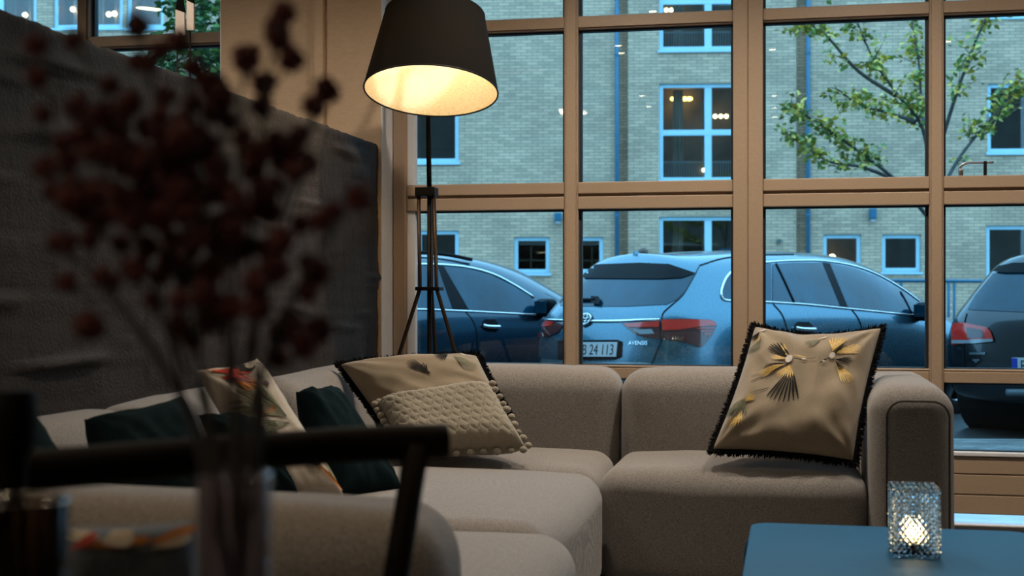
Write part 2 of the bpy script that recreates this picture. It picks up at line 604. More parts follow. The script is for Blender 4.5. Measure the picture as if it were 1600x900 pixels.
# our own building goes on above and beside the room
own = mat('own_facade', (.26, .22, .18), .9, var=.15, vs=2)
OY0, OY1 = YW + .02, YW + .16
m = MB().box((-16, OY0, HC + .12), (16, OY1, 12.0)).build('wall_upper', own, origin=(0, OY0, HC + .12))
tag(m, 'outer wall of the building above the window', kind='structure')
m = MB().box((-16, OY0, -.3), (X0 - .2, OY1, HC + .12)).build('wall_outer_left', own, origin=(-10, OY0, -.3))
tag(m, 'outer wall beyond the left end of the room', kind='structure')
m = MB().box((X1 + .2, OY0, -.3), (16, OY1, HC + .12)).build('wall_outer_right', own, origin=(10, OY0, -.3))
tag(m, 'outer wall beyond the right end of the room', kind='structure')

m = MB().bbox((X0 - .2, YW + .18, -.2), (X1 + .2, YW + .75, .02), .01).build('outer_ledge', mat('bright_ledge', (.62, .62, .60), .5, var=.1, vs=12), origin=(0, YW + .18, -.2))  # added outside, pale so the slot at the window foot looks bright
tag(m, 'added pale ledge right outside the window foot', kind='structure')
# ================================================================== OUTSIDE
ST = -0.12                     # street level
def ebox(name, a, b, m, label, kind='structure'):
    c = Vector(((a[0] + b[0]) / 2, (a[1] + b[1]) / 2, a[2]))
    o = MB().box(Vector(a) - c, Vector(b) - c).build(name, m)
    o.location = EM @ c
    o.rotation_euler = (0, 0, EROT)
    return tag(o, label, kind=kind)
asph = mat('wet_asphalt', (.075, .078, .08), .35, var=.3, vs=3, bump=.3, bs=120, rv=.15)
pave = mat('wet_paving', (.30, .30, .29), .25, var=.25, vs=4, bump=.15, bs=30, rv=.15)
ebox('street', (-30, 9.7, ST - .2), (34, 26.0, ST), asph, 'wet dark asphalt street')
ebox('pavement', (-30, 6.95, ST - .2), (34, 9.6, ST + .08), pave, 'wet pale pavement outside the window')
ebox('kerb', (-30, 9.6, ST - .2), (34, 9.7, ST + .075), mat('granite', (.32, .31, .3), .5, var=.2, vs=40), 'granite kerb along the street')
ebox('far_pavement', (-30, 26.0, ST - .2), (34, 40, ST + .09), mat('paving_far', (.28, .28, .27), .5, var=.2, vs=3), 'pavement along the far building')
# forecourt between our window and the pavement
m = MB().box((-9, YW + .14, ST - .2), (9, 8.2, ST + .05)).build('forecourt', pave, origin=(0, YW + .14, ST - .2))
tag(m, 'paved strip right outside the window', kind='structure')

def brick_mat():
    m = bpy.data.materials.new('yellow_brick')
    m.use_nodes = True
    t = m.node_tree; b = t.nodes['Principled BSDF']
    tcn = t.nodes.new('ShaderNodeTexCoord')
    s = t.nodes.new('ShaderNodeSeparateXYZ'); c = t.nodes.new('ShaderNodeCombineXYZ')
    t.links.new(tcn.outputs['Object'], s.inputs[0])
    ad = t.nodes.new('ShaderNodeMath'); ad.operation = 'ADD'
    t.links.new(s.outputs[0], ad.inputs[0]); t.links.new(s.outputs[1], ad.inputs[1])
    t.links.new(ad.outputs[0], c.inputs[0]); t.links.new(s.outputs[2], c.inputs[1])
    br = t.nodes.new('ShaderNodeTexBrick')
    br.inputs['Scale'].default_value = 1.0
    br.inputs['Brick Width'].default_value = .24
    br.inputs['Row Height'].default_value = .0667
    br.inputs['Mortar Size'].default_value = .007
    br.inputs['Mortar Smooth'].default_value = .3
    br.inputs['Color1'].default_value = (.80, .56, .37, 1)
    br.inputs['Color2'].default_value = (.57, .41, .275, 1)
    br.inputs['Mortar'].default_value = (.27, .24, .20, 1)
    t.links.new(c.outputs[0], br.inputs['Vector'])
    n = t.nodes.new('ShaderNodeTexNoise'); n.inputs['Scale'].default_value = .9; n.inputs['Detail'].default_value = 6
    t.links.new(c.outputs[0], n.inputs['Vector'])
    mr = t.nodes.new('ShaderNodeMapRange'); mr.inputs[1].default_value = .3; mr.inputs[2].default_value = .7
    mr.inputs[3].default_value = .80; mr.inputs[4].default_value = 1.12
    t.links.new(n.outputs[0], mr.inputs[0])
    mx = t.nodes.new('ShaderNodeVectorMath'); mx.operation = 'SCALE'
    t.links.new(br.outputs['Color'], mx.inputs[0]); t.links.new(mr.outputs[0], mx.inputs['Scale'])
    t.links.new(mx.outputs[0], b.inputs['Base Color'])
    b.inputs['Roughness'].default_value = .85
    bp = t.nodes.new('ShaderNodeBump'); bp.inputs['Strength'].default_value = .6; bp.inputs['Distance'].default_value = .01; bp.invert = True
    t.links.new(br.outputs['Fac'], bp.inputs['Height'])
    t.links.new(bp.outputs[0], b.inputs['Normal'])
    return m
brick_m = brick_mat()
YF = 28.6
wh_m = mat('window_white', (.52, .80, .92), .45, var=.03)
pipe_m = mat('blue_pipe', (.035, .16, .26), .4, var=.08)
room_m = mat('room_inside', (.34, .24, .17), .9, col2=(.12, .09, .075), vs=1.1, distort=1.0)
dark_room_m = mat('room_dark', (.02, .025, .03), .9, col2=(.055, .06, .065), vs=1.4)
curt_m = mat('curtain', (.45, .34, .26), .9, var=.3, vs=3, stretch=(6, 1, .3))
fglass = pane_mat('far_glass', tint=(.85, .9, .9), ior=1.5, extra=.03)
bld = thing('brick_building', EM @ Vector((0, YF, ST)), 'yellow brick apartment building across the street', 'building', rz=EROT)
def EP(px, py):                # local coordinates on the facade
    p = onE(px, py, YF)
    return Vector((p.x, 0, p.z - ST))
def rect(a, b, t, u):
    p, q = EP(a, (t + u) / 2), EP(b, (t + u) / 2)
    c = (a + b) / 2
    return (p.x, q.x, EP(c, u).z, EP(c, t).z)
WIN = [  # px left, right, top, bottom, cols, rows, mode
    (560, 717, 130, 254, 2, 1, 'dark', None),
    (1030, 1184, 130, 283, 2, 2, 'room', 'rail'),
    (1030, 1184, -76, 78, 2, 2, 'room', 'rail'),
    (1030, 1184, 338, 462, 2, 1, 'room', None),
    (803, 859, 370, 427, 1, 1, 'dark', None),
    (887, 943, 370, 427, 1, 1, 'dark', None),
    (588, 717, 360, 452, 2, 1, 'dark', None),
    (1286, 1346, 366, 428, 1, 1, 'room', None),
    (1378, 1439, 366, 425, 1, 1, 'dark', None),
    (1541, 1690, 352, 437, 2, 1, 'dark', None),
    (1543, 1690, 130, 238, 2, 1, 'dark', None),
    (1543, 1690, -80, 26, 2, 1, 'dark', None),
    (560, 717, -76, 50, 2, 1, 'dark', None),
    (-60, 57, -76, 44, 2, 1, 'room', None),
    (83, 192, -76, 44, 2, 1, 'room', None),
    (198, 256, -76, 44, 1, 1, 'room', None),
    (-60, 57, 130, 254, 2, 1, 'dark', None),
    (83, 192, 130, 254, 2, 1, 'dark', None),
]
holes = [rect(*w[:4]) for w in WIN]
slots = [rect(967, 981, -400, 470), rect(1244, 1262, -400, 470)]
def cells(rects, x0, x1, z0, z1, y=0, dep=.14, sdep=.22, nslot=0):
    m = MB()
    xs = sorted(set([x0, x1] + [r[0] for r in rects] + [r[1] for r in rects]))
    zs = sorted(set([z0, z1] + [max(z0, r[2]) for r in rects] + [min(z1, r[3]) for r in rects]))
    for i in range(len(xs) - 1):
        for j in range(len(zs) - 1):
            cx, cz = (xs[i] + xs[i + 1]) / 2, (zs[j] + zs[j + 1]) / 2
            if any(r[0] < cx < r[1] and r[2] < cz < r[3] for r in rects): continue
            m.add([(xs[i], y, zs[j]), (xs[i + 1], y, zs[j]), (xs[i + 1], y, zs[j + 1]), (xs[i], y, zs[j + 1])], [(0, 1, 2, 3)])
    for k, r in enumerate(rects):
        a, b, c, d = r; c = max(c, z0); d = min(d, z1)
        e = y + (sdep if k >= len(rects) - nslot else dep)
        m.add([(a, y, c), (b, y, c), (b, y, d), (a, y, d), (a, e, c), (b, e, c), (b, e, d), (a, e, d)],
              [(0, 4, 5, 1), (1, 5, 6, 2), (2, 6, 7, 3), (3, 7, 4, 0)])
        if k >= len(rects) - nslot:
            m.add([(a, e, c), (b, e, c), (b, e, d), (a, e, d)], [(0, 1, 2, 3)])
    m.box((x0, y + .5 + 3.2, z0), (x1, y + .8 + 3.2, z1))
    return m
cells(holes + slots, -22, 24, 0, 8.7, nslot=2).build('brick_wall', brick_m, bld, world=False)
bulb_m = emit_mat('far_bulb', (1.0, .66, .16), 9)
bulb2_m = emit_mat('far_bulb_pale', (1.0, .78, .45), 7)
for w, h in zip(WIN, holes):
    a, b, c, d = h
    y = .09
    fr = .085
    m = MB()
    m.bbox((a, y - .03, c), (a + fr, y + .05, d), .008); m.bbox((b - fr, y - .03, c), (b, y + .05, d), .008)
    m.bbox((a + fr, y - .03, c), (b - fr, y + .05, c + fr), .008); m.bbox((a + fr, y - .03, d - fr), (b - fr, y + .05, d), .008)
    nc, nr = w[4], w[5]
    xs = [a + fr] + [a + (b - a) * k / nc for k in range(1, nc)] + [b - fr]
    zs = [c + fr] + [c + (d - c) * k / nr for k in range(1, nr)] + [d - fr]
    for x in xs[1:-1]: m.bbox((x - .075, y - .02, c + fr), (x + .075, y + .04, d - fr), .006)
    for z in zs[1:-1]: m.bbox((a + fr, y - .025, z - .06), (b - fr, y + .035, z + .06), .006)
    m.box((a - .03, y - .14, c - .05), (b + .03, y + .03, c))
    fo = m.build('window', wh_m, bld, world=False)
    for i in range(nc):
        for j in range(nr):
            MB().box((xs[i], y + .005, zs[j]), (xs[i + 1], y + .012, zs[j + 1])).build('pane', fglass, fo, world=False)
    dp = .95 if w[6] == 'room' else 2.0
    rm = room_m if w[6] == 'room' else dark_room_m
    e = .14
    n = MB().add([(a, e, c), (b, e, c), (b, e, d), (a, e, d), (a, dp, c), (b, dp, c), (b, dp, d), (a, dp, d)],
                 [(4, 5, 1, 0), (5, 6, 2, 1), (6, 7, 3, 2), (7, 4, 0, 3), (5, 4, 7, 6)])
    n.build('interior', rm, fo, world=False)
    if w[6] == 'room' and b - a > 1.2:
        n = MB()
        for k in range(3):
            x = a + (b - a) * (.16 + .3 * k) + .1
            pts = []
            ww = .22
            vs, fs = [], []
            for q in range(13):
                xx = x + ww * (q / 12 - .5)
                yy = .55 + .025 * math.sin(q * 1.6)
                vs += [(xx, yy, c + .05), (xx, yy, d - .05)]
                if q: fs.append((2 * q - 2, 2 * q, 2 * q + 1, 2 * q - 1))
            n.add(vs, fs)
        n.build('curtain', curt_m, fo, world=False, smooth=True)
    if w[7] == 'rail':
        n = MB()
        zt = c + .42
        k = a + .1
        while k < b - .1:
            n.box((k, .32, c + .02), (k + .018, .335, zt)); k += .055
        n.box((a + .05, .31, zt), (b - .05, .35, zt + .035))
        n.build('balcony_railing', mat('railing_grey', (.45, .47, .5), .5), fo, world=False)
# lamps and lamp reflections in the far windows, all as glowing balls
def far_glow(px, py, r, m, dy=.9, sc=(1, 1, 1)):
    p = EP(px, py)
    MB().ball((p.x, dy, p.z), r, 2, sc).build('window_glow', m, bld, world=False, smooth=True)
for px in (1055, 1063, 1073, 1081): far_glow(px, 147, .06, bulb_m, .7, (1.15, 1, .8))
for px in (1122, 1131, 1140): far_glow(px, 175, .05, bulb2_m, .7)  # glowing balls stand in for lamps reflected in the far glass
for px in (1044, 1052, 1061): far_glow(px, 5, .05, bulb2_m, .7)  # another cluster standing in for reflected lamps
far_glow(1101, 264, .045, bulb2_m, .25); far_glow(1308, 402, .085, bulb2_m, .6)
for (px, py) in ((24, 16), (22, 26), (100, 7), (112, 12), (157, 15), (166, 14)): far_glow(px, py, .06, bulb2_m, .5)
for k in range(5): far_glow(208 + 6 * k, 5 + k * .6, .07, bulb2_m, .5, (1.6, .6, .35))
n = MB(); p = EP(1128, 387); q = EP(1146, 399)
n.bbox((p.x, .4, q.z), (q.x, .7, p.z), .02).build('blue_box', mat('blue_card', (.03, .25, .5), .5), bld, world=False)
# drainpipes with brackets
for px in (964, 1262):
    p = EP(px, 300)
    n = MB().tube([(p.x, -.06, 0), (p.x, -.06, 8.7)], .045, 12)
    d = n.build('drainpipe', pipe_m, bld, world=False, smooth=True)
    n = MB()
    for z in (1.0, 2.7, 4.4, 6.1, 7.8):
        n.tube([(p.x, -.06, z), (p.x, -.06, z + .05)], .056, 12); n.box((p.x - .02, -.06, z), (p.x + .02, .0, z + .05))
    n.build('bracket', pipe_m, d, world=False)
# wall lamps
for (a, b, t_, u) in ((866, 878, 333, 350), (1357, 1368, 326, 347)):
    p, q = EP(a, t_), EP(b, u)
    n = MB().bbox((p.x, -.16, q.z + .06), (q.x, .0, p.z), .02).build('wall_lamp', pipe_m, bld, world=False)
    MB().tube([((p.x + q.x) / 2, -.08, q.z + .07), ((p.x + q.x) / 2, -.08, q.z)], .05, 12).build('lamp_glass', mat('opal', (.6, .66, .7), .3), n, world=False, smooth=True)
p = EP(1217, 377)
MB().tube([(p.x, 0, p.z), (p.x, -.06, p.z)], .05, 12).build('vent_cap', mat('vent', (.12, .15, .14), .6), bld, world=False)

# railing in front of the far building
def erel(px, py, Y): 
    return onE(px, py, Y)
YR = 20.0
a, b = erel(1395, 438, YR), erel(1560, 441, YR)
root = thing('metal_railing', EM @ Vector(((a.x + b.x) / 2, YR, ST)), 'thin blue metal railing by the brick wall', 'railing', rz=EROT)
c = (a.x + b.x) / 2
za = a.z - ST
MB().tube([(a.x - c - 1.2, 0, za), (b.x - c + 1.0, 0, za - .02)], .028, 10).build('rail', pipe_m, root, world=False, smooth=True)
for px in (1482, 1491, 1408, 1556):
    q = erel(px, 470, YR).x - c
    MB().tube([(q, 0, 0), (q, 0, za)], .022, 8).build('post', pipe_m, root, world=False, smooth=True)
# round headed bollard behind the silver car
q = erel(1005, 394, 17.0)
root = thing('round_bollard', EM @ Vector((q.x, 17.0, ST)), 'dark post with brown ball head behind the car roof', 'bollard', rz=EROT)
h = q.z - ST
MB().ball((0, 0, h), .066, 3, (1, 1, .9)).build('head', mat('rust', (.22, .13, .10), .6, var=.2), root, world=False, smooth=True)
MB().tube([(0, 0, 0), (0, 0, h - .04)], .035, 12).build('post', dk, root, world=False, smooth=True)

# ------------------------------------------------------------------ cars
CAGE = {  # rows from tail centre round the right side to the nose; levels bottom -> roof
 0: [(.18,0,.25),(.05,0,.36),(.0,0,.55),(.03,0,.72),(.07,0,.90),(.15,0,1.0),(.40,0,1.33),(.52,0,1.435)],
 1: [(.19,.45,.25),(.06,.45,.36),(.01,.45,.55),(.04,.46,.72),(.08,.46,.90),(.16,.46,1.0),(.41,.41,1.33),(.54,.33,1.43)],
 2: [(.24,.74,.25),(.12,.76,.36),(.08,.77,.55),(.10,.78,.72),(.14,.76,.90),(.22,.71,1.0),(.48,.57,1.325),(.62,.42,1.425)],
 3: [(.42,.82,.25),(.36,.87,.36),(.33,.885,.55),(.34,.885,.72),(.38,.865,.90),(.50,.82,1.0),(.82,.65,1.335),(.90,.46,1.44)],
 4: [(.95,.84,.22),(.95,.89,.36),(.95,.905,.55),(.95,.905,.72),(.96,.89,.90),(1.0,.855,1.0),(1.2,.675,1.37),(1.2,.48,1.465)],
 5: [(1.9,.84,.22),(1.9,.89,.36),(1.9,.91,.55),(1.9,.91,.72),(1.9,.895,.88),(1.9,.865,.98),(1.9,.69,1.385),(1.9,.49,1.48)],
 6: [(2.7,.84,.22),(2.7,.89,.36),(2.7,.91,.55),(2.7,.905,.70),(2.7,.895,.86),(2.7,.865,.955),(2.55,.685,1.37),(2.5,.48,1.468)],
 7: [(3.3,.84,.22),(3.3,.89,.36),(3.3,.905,.55),(3.3,.90,.70),(3.3,.885,.84),(3.35,.845,.935),(2.98,.70,1.225),(2.85,.46,1.43)],
 8: [(3.85,.83,.22),(3.85,.88,.36),(3.85,.89,.55),(3.85,.885,.70),(3.85,.86,.82),(3.74,.76,.945),(3.28,.62,1.19),(3.0,.40,1.40)],
 9: [(4.45,.74,.22),(4.5,.80,.36),(4.55,.80,.55),(4.5,.78,.68),(4.3,.72,.78),(3.87,.5,.965),(3.42,.42,1.19),(3.06,.28,1.40)],
 10: [(4.62,0,.22),(4.74,0,.36),(4.78,0,.55),(4.72,0,.66),(4.45,0,.80),(3.92,0,.985),(3.46,0,1.195),(3.08,0,1.405)],
}
def car_body(sx=1.0, sz=1.0, tail=0.0):
    N = 11
    ring = list(range(N)) + [-i for i in range(N - 2, 0, -1)]
    vs, idx = [], {}
    for lv in range(8):
        for r in ring:
            x, y, z = CAGE[abs(r)][lv]
            if tail and x < .95: x = x - tail * max(0, z - .95) * (1 - x / .95)
            s = 1 if r < 0 else -1            # right side is -y
            idx[(r, lv)] = len(vs)
            vs.append((x * sx, s * y, z * sz))
    fs = []
    n = len(ring)
    for lv in range(7):
        for k in range(n):
            a, b = ring[k], ring[(k + 1) % n]
            fs.append((idx[(a, lv)], idx[(b, lv)], idx[(b, lv + 1)], idx[(a, lv + 1)]))
    for lv, fl in ((7, False), (0, True)):
        g = lambda i: idx[(i, lv)] 
        h = lambda i: idx[(-i if 0 < i < N - 1 else i, lv)]
        fs.append((g(0), g(1), h(1)) if not fl else (h(1), g(1), g(0)))
        for i in range(1, N - 2):
            q = (g(i), g(i + 1), h(i + 1), h(i))
            fs.append(q if not fl else tuple(reversed(q)))
        q = (g(N - 2), g(N - 1), h(N - 2))
        fs.append(q if not fl else tuple(reversed(q)))
    me = bpy.data.meshes.new('body')
    me.from_pydata(vs, [], fs)
    o = bpy.data.objects.new('body', me); COL.objects.link(o)
    md = o.modifiers.new('s', 'SUBSURF'); md.levels = 3; md.render_levels = 3
    dg = bpy.context.evaluated_depsgraph_get()
    m2 = bpy.data.meshes.new_from_object(o.evaluated_get(dg))
    bpy.data.objects.remove(o)
    bm = bmesh.new(); bm.from_mesh(m2)
    bmesh.ops.recalc_face_normals(bm, faces=bm.faces)
    bm.to_mesh(m2); bm.free()
    for p in m2.polygons: p.use_smooth = True
    return m2

def fill_outline(pts, step):
    """triangulated 2D outline cut by a grid so that it can follow a surface"""
    bm = bmesh.new()
    vs = [bm.verts.new((p[0], p[1], 0)) for p in pts]
    bm.faces.new(vs)
    xs = [p[0] for p in pts]; ys = [p[1] for p in pts]
    for lo, hi, ax in ((min(xs), max(xs), 0), (min(ys), max(ys), 1)):
        k = lo + step
        while k < hi:
            co = (k, 0, 0) if ax == 0 else (0, k, 0)
            no = (1, 0, 0) if ax == 0 else (0, 1, 0)
            bmesh.ops.bisect_plane(bm, geom=bm.verts[:] + bm.edges[:] + bm.faces[:], plane_co=co, plane_no=no, dist=1e-5)
            k += step
    bmesh.ops.triangulate(bm, faces=bm.faces[:])
    bm.verts.index_update()
    r = [(v.co.x, v.co.y) for v in bm.verts], [[v.index for v in f.verts] for f in bm.faces]
    bm.free()
    return r

class Car:
    def __init__(s, name, label, C, az, paint, sx=1.0, sz=1.0, tail=0.0):
        heading = (math.pi / 2 - az) + YAW
        base = CAM + RGT * C[0] + FWD * C[1]
        s.root = thing(name, (base.x, base.y, ST), label, 'car', rz=heading)
        s.me = car_body(sx, sz, tail)
        s.M = Matrix.Translation((base.x, base.y, ST)) @ Matrix.Rotation(heading, 4, 'Z')
        s.MI = s.M.inverted()
        s.bvh = BVHTree.FromPolygons([v.co.copy() for v in s.me.vertices], [list(p.vertices) for p in s.me.polygons])
        s.me.materials.append(paint)
        b = bpy.data.objects.new('body', s.me); COL.objects.link(b); b.parent = s.root
        s.body = b
        s.sx = sx
        tyre = mat('tyre', (.012, .012, .013), .8); rim = mat('alloy', (.4, .4, .42), .3, metal=.9)
        for x in (.98 * sx, 3.72 * sx):
            for y in (-1, 1):
                Mx = Matrix.Rotation(R(90), 4, 'X')
                w = MB().lathe([(.20, -.10), (.31, -.10), (.325, -.06), (.325, .06), (.31, .10), (.20, .10)], (x, y * .82, .325), 28, Mx)
                w = w.build('wheel', tyre, s.root, world=False, smooth=True)
                r_ = MB()
                for k in range(5):
                    a = k * 2 * math.pi / 5
                    r_.box((-.02, -.095, 0), (.02, .095, .21), Matrix.Translation((x, y * .82, .325)) @ Matrix.Rotation(a, 4, 'Y'))
                r_.lathe([(.001, -.098), (.05, -.098), (.05, .098), (.001, .098)], (x, y * .82, .325), 14, Mx)
                r_.lathe([(.19, -.08), (.21, -.10), (.21, .10), (.19, .08)], (x, y * .82, .325), 28, Mx)
                r_.build('rim', rim, w, world=False)
        # dark underside and arches
        for x in (.98 * sx, 3.72 * sx):
            MB().lathe([(.36, -.915), (.37, -.915), (.37, .915), (.36, .915)], (x, 0, .33), 28, Matrix.Rotation(R(90), 4, 'X')).build('wheel_arch', tyre, s.root, world=False)
    def hit(s, px, py, off=.004):
        o = s.MI @ CAM
        d = (s.MI.to_3x3() @ ray(px, py)).normalized()
        r = s.bvh.ray_cast(o, d)
        if r[0] is None:
            best = None
            t0 = (Vector((1.5, 0, .8)) - o).dot(d)
            for k in range(60):
                q = s.bvh.find_nearest(o + d * (t0 - 3 + .1 * k))
                if best is None or q[3] < best[3]: best = q
            return best[0] - d * off
        n = r[1]
        if n.dot(d) > 0: n = -n
        return r[0] + n * off
    def decal(s, name, px, m, off=.005, step=9, parent=None, mirror=False, thick=0.0):
        vs, fs = fill_outline(px, step)
        P = [s.hit(a, b, off) for a, b in vs]
        mb = MB()
        lim = 1.2
        good = [f for f in fs if max((P[f[i]] - P[f[(i + 1) % 3]]).length for i in range(3)) < lim]
        mb.add(P, good)
        if mirror:
            mb.add([Vector((p.x, -p.y, p.z)) for p in P], [tuple(reversed(f)) for f in good])
        return mb.build(name, m, parent or s.root, world=False, smooth=True)
    def line(s, name, px, m, r=.006, off=.004, n=6, parent=None, mirror=False, close=False):
        pts = smooth_path([(a, b, 0) for a, b in px], n)
        P = [s.hit(p.x, p.y, off) for p in pts]
        mb = MB().tube(P, r, 6)
        if mirror: mb.tube([Vector((p.x, -p.y, p.z)) for p in P], r, 6)
        return mb.build(name, m, parent or s.root, world=False, smooth=True)
    def frame(s, px, py):
        """matrix at the surface: x right along the body, z out"""
        p = s.hit(px, py, .006)
        a = s.hit(px + 6, py, .006); b = s.hit(px, py - 6, .006)
        x = (a - p).normalized(); y = (b - p); y = (y - x * y.dot(x)).normalized(); z = x.cross(y)
        Mx = Matrix((x, y, z)).transposed().to_4x4(); Mx.translation = p
        return Mx

chrome = mat('chrome', (.82, .83, .85), .14, metal=1, var=.03)
cglass = mat('car_glass', (.002, .055, .10), .05, var=.5, vs=2.2, spec=.5)  # teal base puts the reflected sky into the glass colour
lamp_red = mat('tail_red', (.85, .03, .012), .12, var=.15, coat=1)
lamp_dark = mat('tail_smoke', (.10, .018, .014), .12, coat=1, var=.2)
black_pl = mat('black_plastic', (.006, .006, .008), .6, spec=.15)
clear_l = mat('lamp_clear', (.35, .42, .46), .1, coat=1)
plate_m = mat('plate_white', (.72, .74, .76), .4, var=.03)
ink_m = mat('plate_ink', (.015, .015, .018), .5)
seam_m = mat('shut_line', (.006, .01, .014), .6)

def paint(name, c, metal=.75, rough=.3):
    return mat(name, c, rough, metal=metal, var=.10, vs=90, coat=.8, rv=.06, bump=.03, bs=420)

# --- silver estate
A = Car('silver_estate_car', 'silver blue estate car with its rear and plate facing the window', (.602, 10.57), R(50.3), paint('silver_blue_paint', (.075, .185, .25), .75, .28))
rg = A.decal('rear_window', [(858, 477), (900, 430), (1089, 426), (1075, 450), (1058, 468), (1042, 476), (980, 479), (900, 479)], cglass, off=.004)
A.decal('visor', [(904, 424), (912, 418), (940, 414), (1000, 412), (1045, 414), (1086, 428), (1066, 435), (1030, 437), (915, 436), (906, 431)], black_pl, off=.012, parent=None)
dl = A.decal('side_window', [(1128, 466), (1126, 455), (1134, 436), (1146, 424), (1170, 416), (1205, 412), (1205, 471), (1140, 470)], cglass, mirror=True)
A.decal('side_window', [(1207, 413), (1240, 411), (1284, 411), (1312, 478), (1207, 471)], cglass, mirror=True)
A.decal('side_window', [(1296, 412), (1330, 418), (1370, 432), (1410, 455), (1434, 472), (1440, 491), (1380, 486), (1324, 480)], cglass, mirror=True)
A.decal('pillar_cover', [(1284, 411), (1296, 412), (1324, 480), (1312, 479)], black_pl, off=.006, mirror=True)
A.line('window_chrome', [(1127, 463), (1127, 453), (1134, 435), (1146, 423), (1170, 414), (1205, 409.5), (1245, 407.5), (1285, 408), (1330, 415), (1370, 429), (1410, 452), (1436, 471)], chrome, .010, mirror=True)
A.line('window_chrome', [(1127, 463), (1133, 469), (1160, 471), (1205, 472.5), (1260, 476), (1320, 482), (1380, 488), (1440, 494)], chrome, .009, mirror=True)
A.line('window_divider', [(1212, 413), (1225, 440), (1240, 473)], black_pl, .012, mirror=True)
A.line('window_divider', [(1406, 456), (1414, 470), (1424, 490)], black_pl, .010, mirror=True)
A.line('shut_line', [(1208, 475), (1222, 492), (1230, 515), (1237, 540), (1242, 575)], seam_m, .004, mirror=True)
A.line('shut_line', [(1330, 483), (1342, 500), (1349, 525), (1350, 560)], seam_m, .004, mirror=True)
A.line('shut_line', [(1093, 415), (1080, 440), (1066, 462), (1048, 478), (1036, 490), (1034, 503), (1034, 530), (1026, 550), (1016, 575)], seam_m, .005)
A.line('roof_seam', [(1093, 415), (1130, 404), (1180, 399), (1240, 398)], seam_m, .005, mirror=True)
A.line('tailgate_chrome', [(848, 500), (880, 501), (916, 502), (960, 502), (1000, 500.5), (1031, 500)], chrome, .012)
tl = A.decal('tail_lamp', [(1034, 500), (1070, 499), (1108, 500), (1116, 503), (1119, 509), (1112, 524), (1098, 541), (1093, 543), (1070, 535), (1034, 530)], lamp_dark, off=.012, step=6)
A.decal('red_lens', [(1035, 501), (1070, 500), (1108, 501), (1116, 504), (1117, 509), (1090, 511), (1060, 516), (1036, 517)], lamp_red, off=.018, step=6, parent=tl)
for k in range(4):
    y = 513 + 4.2 * k
    A.decal('light_bar', [(1086 + 6 * k, y), (1115 - 2.5 * k, y - .5), (1114 - 2.5 * k, y + 1.2), (1087 + 6 * k, y + 1.6)], lamp_red, off=.018, step=8, parent=tl)
t2 = A.decal('tail_lamp', [(972, 506), (1000, 504), (1032, 502), (1032, 530), (1010, 528), (995, 524), (982, 515)], lamp_dark, off=.012, step=6)
A.decal('red_lens', [(976, 507), (1000, 505), (1031, 503), (1031, 512), (1000, 512), (984, 512)], lamp_red, off=.018, step=6, parent=t2)
A.decal('clear_lens', [(992, 516), (1020, 515), (1024, 522), (1002, 523)], clear_l, off=.018, step=6, parent=t2)
t3 = A.decal('tail_lamp', [(831, 501), (842, 499), (864, 502), (882, 508), (872, 520), (858, 526), (838, 528), (831, 526)], lamp_dark, off=.012, step=6)
A.decal('red_lens', [(832, 502), (842, 500), (868, 504), (862, 510), (846, 512), (844, 527), (832, 525)], lamp_red, off=.018, step=6, parent=t3)
A.decal('bumper_trim', [(838, 560), (900, 564), (1010, 566), (1030, 572), (1020, 585), (838, 580)], mat('bumper_light', (.5, .56, .6), .25, metal=.7), off=.006)
A.decal('plate_recess', [(872, 532), (965, 531), (973, 534), (972, 558), (963, 562), (872, 563)], black_pl, off=.004, step=8)
def plate(car, px, py, wid, hgt, strip=False):
    Mx = car.frame(px, py)
    Mx.translation = Mx.translation + Mx.to_3x3().col[2] * .012
    mb = MB()
    mb.bbox((-wid / 2, -hgt / 2, -.004), (wid / 2, hgt / 2, .004), .002)
    mb.v = [Mx @ v for v in mb.v]
    return mb.build('number_plate', plate_m, car.root, world=False), Mx
def put_text(car, parent, Mx, s, size, x, y, m, xs=1.0, ext=.002):
    me = text_mesh(s, size, ext, xs)
    for v in me.vertices: v.co = Mx @ (v.co + Vector((x, y, .004)))
    me.materials.clear(); me.materials.append(m)
    o = bpy.data.objects.new('lettering', me); COL.objects.link(o); o.parent = parent
    return o
pl_, Mx = plate(A, 931, 546.5, .50, .115)
put_text(A, pl_, Mx, 'B 24 113', .118, -.135, -.042, ink_m, .84)
# emblem: oval rings
Mx = A.frame(916, 500)
mb = MB()
def oval(mb, rx, ry, cx, cy, r, z=.012):
    pts = [(cx + rx * math.cos(t * math.pi / 12), cy + ry * math.sin(t * math.pi / 12), z) for t in range(25)]
    mb.tube(pts, r, 6, cap=False)
oval(mb, .068, .048, 0, 0, .007); oval(mb, .022, .043, 0, 0, .005); oval(mb, .048, .018, 0, .024, .005)
mb.v = [Mx @ v for v in mb.v]
em = mb.build('emblem', chrome, A.root, world=False, smooth=True)
mb = MB().lathe([(.001, .006), (.06, .006), (.064, .0)], (0, 0, 0), 24)
mb.v = [Mx @ v for v in mb.v]
mb.build('emblem_disc', MATS['silver_blue_paint'], em, world=False)
Mx = A.frame(983, 539)
put_text(A, A.root, Mx, 'AVENSIS', .042, 0, 0, chrome, 1.2)
